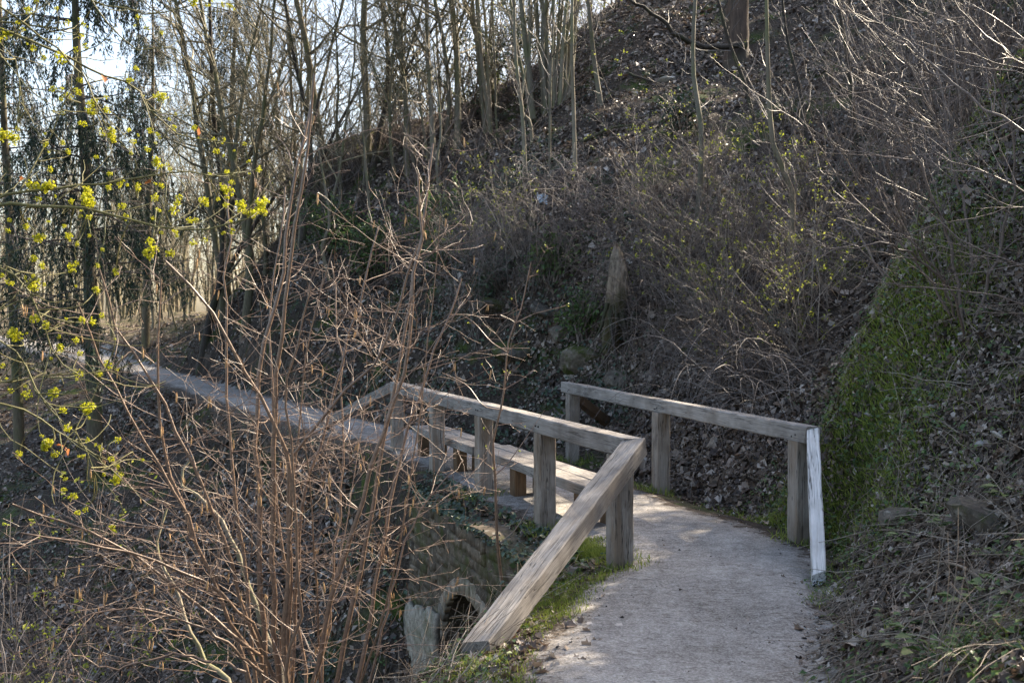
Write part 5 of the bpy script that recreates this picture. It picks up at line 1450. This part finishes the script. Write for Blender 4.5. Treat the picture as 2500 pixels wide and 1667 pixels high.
# dry stalks and fallen twigs
x, y = polar(30000, 4.2, 40)
hwv = bil(HWG, x, y); ev = bil(EG, x, y)
keep = (hwv > .15) & ~on_wall(x, y); x, y = x[keep], y[keep]; nm = hn(x, y)
d = nrm(np.cross(nm, rng.normal(0, 1, nm.shape))) + nm * rng.uniform(0, .5, (len(x), 1))
g = Geo(); P, R = grow(rng, np.c_[x, y, hz(x, y)] + nm * .01, d, rng.uniform(.12, .75, len(x)), 5, .12, -.05, rng.uniform(.0015, .005, len(x)), .0012); tubes(g, P, R, 3)
tag(g.obj('dry_stalks', MST, None, True), 'dry stalks and fallen twigs lying over the leaf litter', 'twigs', kind='stuff')

# grass
def blades(g, pos, nm, h, rng, wdt=.005):
    n = len(pos); d = nrm(nm * .4 + [0, 0, .8] + rng.normal(0, .38, (n, 3)))
    side = nrm(np.cross(d, rng.normal(0, 1, (n, 3)))); bend = rng.normal(0, .35, (n, 3)); bend[:, 2] = -np.abs(bend[:, 2]) * .6
    h = h[:, None]; w_ = wdt * (.6 + h * 3)
    a = pos - side * w_; b = pos + side * w_; m1 = pos + d * h * .55; c = m1 + (d + bend) * h * .5
    v = np.stack([a, b, m1 + side * w_ * .7, m1 - side * w_ * .7, c], 1)
    base = np.arange(n)[:, None] * 5
    g.add(v.reshape(-1, 3), None, np.concatenate([base + [0, 1, 2], base + [0, 2, 3], base + [3, 2, 4]]))
x, y = polar(260000, 3.0, 24)
hwv = bil(HWG, x, y); ev = bil(EG, x, y); sv = bil(SG, x, y)
bank = (ev > 0) & (sv < S_B0 + 2.5) & (y < 10.4)
green = vnoise(x, y, .7) * .5 + vnoise(x, y, 2.0) * .35 + vnoise(x, y, 5) * .2
ridge = bank & (ev > 1.2) & (y > 6.6)
bank = bank & (hwv > -.02)
nose = sstep(-.25, .55, y - (7.9 + .62 * (x - 2.9)) + .5 * vnoise(x, y, 1.4))
nose = nose * (.25 + .75 * (1 - sstep(3.5, 4.6, x)))
pk = np.where(bank, np.maximum(nose * sstep(-.5, .2, green + .15), sstep(.05, .5, green) * .28), 0)
edge = (np.abs(hwv) < .55) & (hwv > -.10)
pk = np.maximum(pk, np.where(edge & (ev < 0) & (sv < S_B0 + 1.2), sstep(-.25, .3, green + .12) * .9, 0))
pk = np.maximum(pk, np.where(edge & (ev > 0) & (hwv < .3) & (sv > S_B0 - 1), sstep(0, .4, green) * .5, 0))
pk = np.maximum(pk, np.where(edge & (ev < 0) & (sv > S_B0 + 1.2) & (sv < S_B1 + 5), .45 * sstep(-.2, .4, green), 0))
keep = (rng.random(len(x)) < pk); x, y = x[keep], y[keep]; nm = hn(x, y); bk = bank[keep]
g = Geo(); blades(g, np.c_[x, y, hz(x, y) - .005], nm, rng.uniform(.03, .10, len(x)) * np.where(bk, 1.25, .8), rng)
for (bx, by, q) in ((*BR(0.02, .02), 1), (*BR(1.63), 1), (*BR(3.47), 1), (*RP[0], 1), (*RP[1], 1), (*RP[2], 1)):
    n_ = 240; a = rng.uniform(0, 6.28, n_); r = rng.uniform(.06, .3, n_) ; xx = bx + np.cos(a) * r; yy = by + np.sin(a) * r; m_ = hn(xx, yy)
    blades(g, np.c_[xx, yy, hz(xx, yy) - .01], m_, rng.uniform(.05, .15, n_), rng)
n_ = 34000; sv_ = rng.uniform(s_of(4.6), S_B0 + 1.3, n_); of = -rng.triangular(.62, .95, 1.9, n_)
px_ = np.interp(sv_, PS, PC[:, 0]); py_ = np.interp(sv_, PS, PC[:, 1]); tx_ = np.interp(sv_, PS, PT[:, 0]); ty_ = np.interp(sv_, PS, PT[:, 1])
x = px_ + ty_ * of; y = py_ - tx_ * of
k_ = (rng.random(n_) < sstep(-.30, .25, vnoise(x, y, 1.5) * .5 + vnoise(x, y, 4.5) * .4)) & ~on_wall(x, y); x, y = x[k_], y[k_]; nm = hn(x, y)
blades(g, np.c_[x, y, hz(x, y)], nm, rng.uniform(.025, .085, len(x)), rng)
def bankpts(n):
    x = rng.uniform(2.1, 6.5, n); y = rng.uniform(6.2, 11.6, n); nm = hn(x, y)
    k_ = (bil(EG, x, y) > 0) & (bil(SG, x, y) < S_B0 + 2.8) & (bil(HWG, x, y) > .05) & (rng.random(n) < np.clip((1.15 - nm[:, 2]) * 1.6, .1, 1))
    return x[k_], y[k_], nm[k_]
x, y, nm = bankpts(230000)
gr = vnoise(x, y, 1.1) * .5 + vnoise(x, y, 3.0) * .4
k_ = rng.random(len(x)) < (.2 + .8 * (1 - sstep(3.5, 4.6, x))) * sstep(-.35, .3, gr) * (.06 + .94 * sstep(-.45, .5, y - (7.75 + .62 * (x - 2.9)) + .5 * vnoise(x, y, 1.4))); x, y, nm = x[k_], y[k_], nm[k_]
blades(g, np.c_[x, y, hz(x, y) - .005], nm, rng.uniform(.03, .12, len(x)), rng)
tag(g.obj('grass', MGR), 'short green grass on the right bank and along the path edge', 'grass', kind='stuff')

# herbs and seedlings
x, y = polar(26000, 3.0, 26)
hwv = bil(HWG, x, y); ev = bil(EG, x, y); sv = bil(SG, x, y)
bank = (ev > 0) & (sv < S_B0 + 2.5) & (y < 10.4)
green = vnoise(x, y, .7) * .5 + vnoise(x, y, 2.0) * .35
pk = np.where(bank, sstep(-.15, .45, green + .05) * .55, sstep(.05, .5, vnoise(x, y, .45) * .5 + vnoise(x, y, 1.3) * .3) * .5)
pk = np.where((hwv > 0) & (hwv < .6) & (ev < 0), np.maximum(pk, .45), pk)
keep = (hwv > .03) & (rng.random(len(x)) < pk) & ~on_wall(x, y); x, y = x[keep], y[keep]; nm = hn(x, y)
n_ = 7; pos = np.repeat(np.c_[x, y, hz(x, y)] + nm * .02, n_, 0); nmr = np.repeat(nm, n_, 0)
off = rng.normal(0, .035, pos.shape); pos = pos + off + nmr * rng.uniform(0, .05, (len(pos), 1))
g = Geo(); kites(g, pos, nmr * .8 + [0, 0, .4] + off * 8 + rng.normal(0, .3, pos.shape), rng.uniform(.02, .055, len(pos)), rng, .6, .3)
x, y, nm = bankpts(2600)
k_ = rng.random(len(x)) < .2 + .8 * sstep(-.3, .5, y - (7.9 + .62 * (x - 2.9)) + .6 * vnoise(x, y, 1.1)); x, y, nm = x[k_], y[k_], nm[k_]
pos = np.repeat(np.c_[x, y, hz(x, y)] + nm * .02, 6, 0); nmr = np.repeat(nm, 6, 0); off = rng.normal(0, .04, pos.shape); pos = pos + off + nmr * rng.uniform(0, .06, (len(pos), 1))
kites(g, pos, nmr * .8 + [0, 0, .4] + off * 8 + rng.normal(0, .3, pos.shape), rng.uniform(.02, .06, len(pos)), rng, .6, .3)
tag(g.obj('herbs', MHB), 'low green herbs and seedlings among the leaves', 'herbs', kind='stuff')

# ivy on the rock face, the ravine sides and the wall head
x, y = polar(30000, 8, 34, -30, 24)
hwv = bil(HWG, x, y); ev = bil(EG, x, y); sv = bil(SG, x, y)
nm = hn(x, y); steep = nm[:, 2] < .72
iv = vnoise(x, y, .8) * .5 + vnoise(x, y, 2.2) * .4
pk = np.where((ev > 0) & steep & (sv > S_B0) & ~((x > 1.3) & (y < 14.6)), sstep(-.25, .3, iv), 0)
pk = np.maximum(pk, np.where((ev < 0) & (hwv > .2), sstep(.1, .5, iv) * .7, 0))
keep = (rng.random(len(x)) < pk) & (hwv > .1) & ~on_wall(x, y); x, y, nm = x[keep], y[keep], nm[keep]
n_ = 6; pos = np.repeat(np.c_[x, y, hz(x, y)] + nm * .03, n_, 0); nmr = np.repeat(nm, n_, 0)
pos = pos + rng.normal(0, .07, pos.shape) + nmr * rng.uniform(0, .06, (len(pos), 1))
g = Geo(); kites(g, pos, nmr + rng.normal(0, .5, pos.shape), rng.uniform(.035, .085, len(pos)), rng, .85, .3)
# ledge in front of the wall head
n_ = 1500; t = rng.uniform(.5, 5.2, n_); o_ = rng.uniform(-.56, -.1, n_); xx = LP[0] + U[0] * t + NN[0] * o_; yy = LP[1] + U[1] * t + NN[1] * o_
zz = np.maximum(hz(xx, yy), -.16); pos = np.c_[xx, yy, zz + rng.uniform(0, .10, n_)]
kites(g, pos, rng.normal(0, .5, pos.shape) + [-.4, -.3, .8], rng.uniform(.03, .075, n_), rng, .8, .3)
tag(g.obj('ivy', MIV), 'dark ivy creeping over the rock face and the ravine sides', 'ivy', kind='stuff')

# small leafy litter on the path itself
x, y = polar(42000, 3.5, 22); hwv = bil(HWG, x, y)
keep = (hwv < .05) & (rng.random(len(x)) < np.where(hwv > -.35, .6, .17)); x, y = x[keep], y[keep]
nm = hn(x, y); g = Geo(); kites(g, np.c_[x, y, hz(x, y)] + nm * .034, nm + rng.normal(0, .25, nm.shape), rng.lognormal(-4.1, .45, len(x)).clip(.008, .05), rng, .55, .4)
tag(g.obj('leaf_crumbs', ML), 'crumbs of dry leaf scattered on the gravel path', 'leaf crumbs', kind='stuff')

# loose grit on the path
x, y = polar(26000, 3.5, 20); hwv = bil(HWG, x, y)
k_ = (hwv < .1) & (rng.random(len(x)) < .25 + .75 * sstep(-.5, 0, hwv)); x, y = x[k_], y[k_]; n_ = len(x)
oc = np.array([(1, 0, 0), (-1, 0, 0), (0, 1, 0), (0, -1, 0), (0, 0, 1), (0, 0, -1)], float)
ft = np.array([(0, 2, 4), (2, 1, 4), (1, 3, 4), (3, 0, 4), (2, 0, 5), (1, 2, 5), (3, 1, 5), (0, 3, 5)])
rr_ = rng.lognormal(-5.2, .45, n_).clip(.003, .02)[:, None, None]
v = np.c_[x, y, hz(x, y) + .034][:, None] + (oc[None] + rng.normal(0, .25, (n_, 6, 3))) * rr_ * [1, 1, .7]
g = Geo(); g.add(v.reshape(-1, 3), None, (ft[None] + np.arange(n_)[:, None, None] * 6).reshape(-1, 3))
tag(g.obj('grit', mat_twig('grit_stone', [(0, (.06, .052, .045)), (.4, (.22, .205, .19)), (.8, (.42, .40, .38)), (1, (.60, .58, .56))], .9, .2)), 'loose grit and small gravel on the path', 'gravel', kind='stuff')

# single leaves and stones one can point at along the path edge
LM = []
for i in range(6):
    g = Geo(); lobed(g, np.zeros((1, 3)), np.array([[0, 0, 1.]]), .085, np.random.default_rng(i), .5); LM.append(g.mesh('fallen_leaf', ML1))
for i in range(70):
    if i < 40: px, py = rng.uniform(1020, 1330), rng.uniform(1440, 1560); px += (1560 - py) * .9
    else: px, py = rng.uniform(1790, 2000), rng.uniform(1330, 1560)
    p = hitv(px, py); m_ = hn(np.array([p[0]]), np.array([p[1]]))[0]
    o = link('fallen_leaf', LM[rng.integers(6)]); o.location = p + m_ * .035
    q = Vector(m_ + rng.normal(0, .35, 3)).to_track_quat('Z', 'Y'); o.rotation_euler = q.to_euler(); s_ = rng.uniform(.5, 1.0); o.scale = (s_,) * 3
    tag(o, 'dry curled maple leaf on the ground near the foot of the long sloping beam' if i < 40 else 'dry curled leaf along the right path edge below the pale beam', 'leaf', 'fallen leaves by the sloping beam' if i < 40 else 'fallen leaves on the right path edge')
p = hitv(1172, 1472); g = Geo(); lobed(g, np.zeros((1, 3)), np.array([[-.4, -.7, .6]]), .13, np.random.default_rng(3), .6); o = g.obj('fallen_leaf', MLO); o.location = p + np.array([0, 0, .06])
tag(o, 'curled orange-brown leaf lying at the foot of the long sloping beam', 'leaf')
for i in range(16):
    px = rng.uniform(1040, 1330); py = 1585 - (px - 1040) * .45 + rng.uniform(-35, 25)
    rock(px, py, rng.uniform(.03, .075), 'small grey stone among the leaves at the left edge of the path', 'small stones on the left path edge', wm if i % 3 == 0 else None, 3, 'pebble', 'stone', 0)
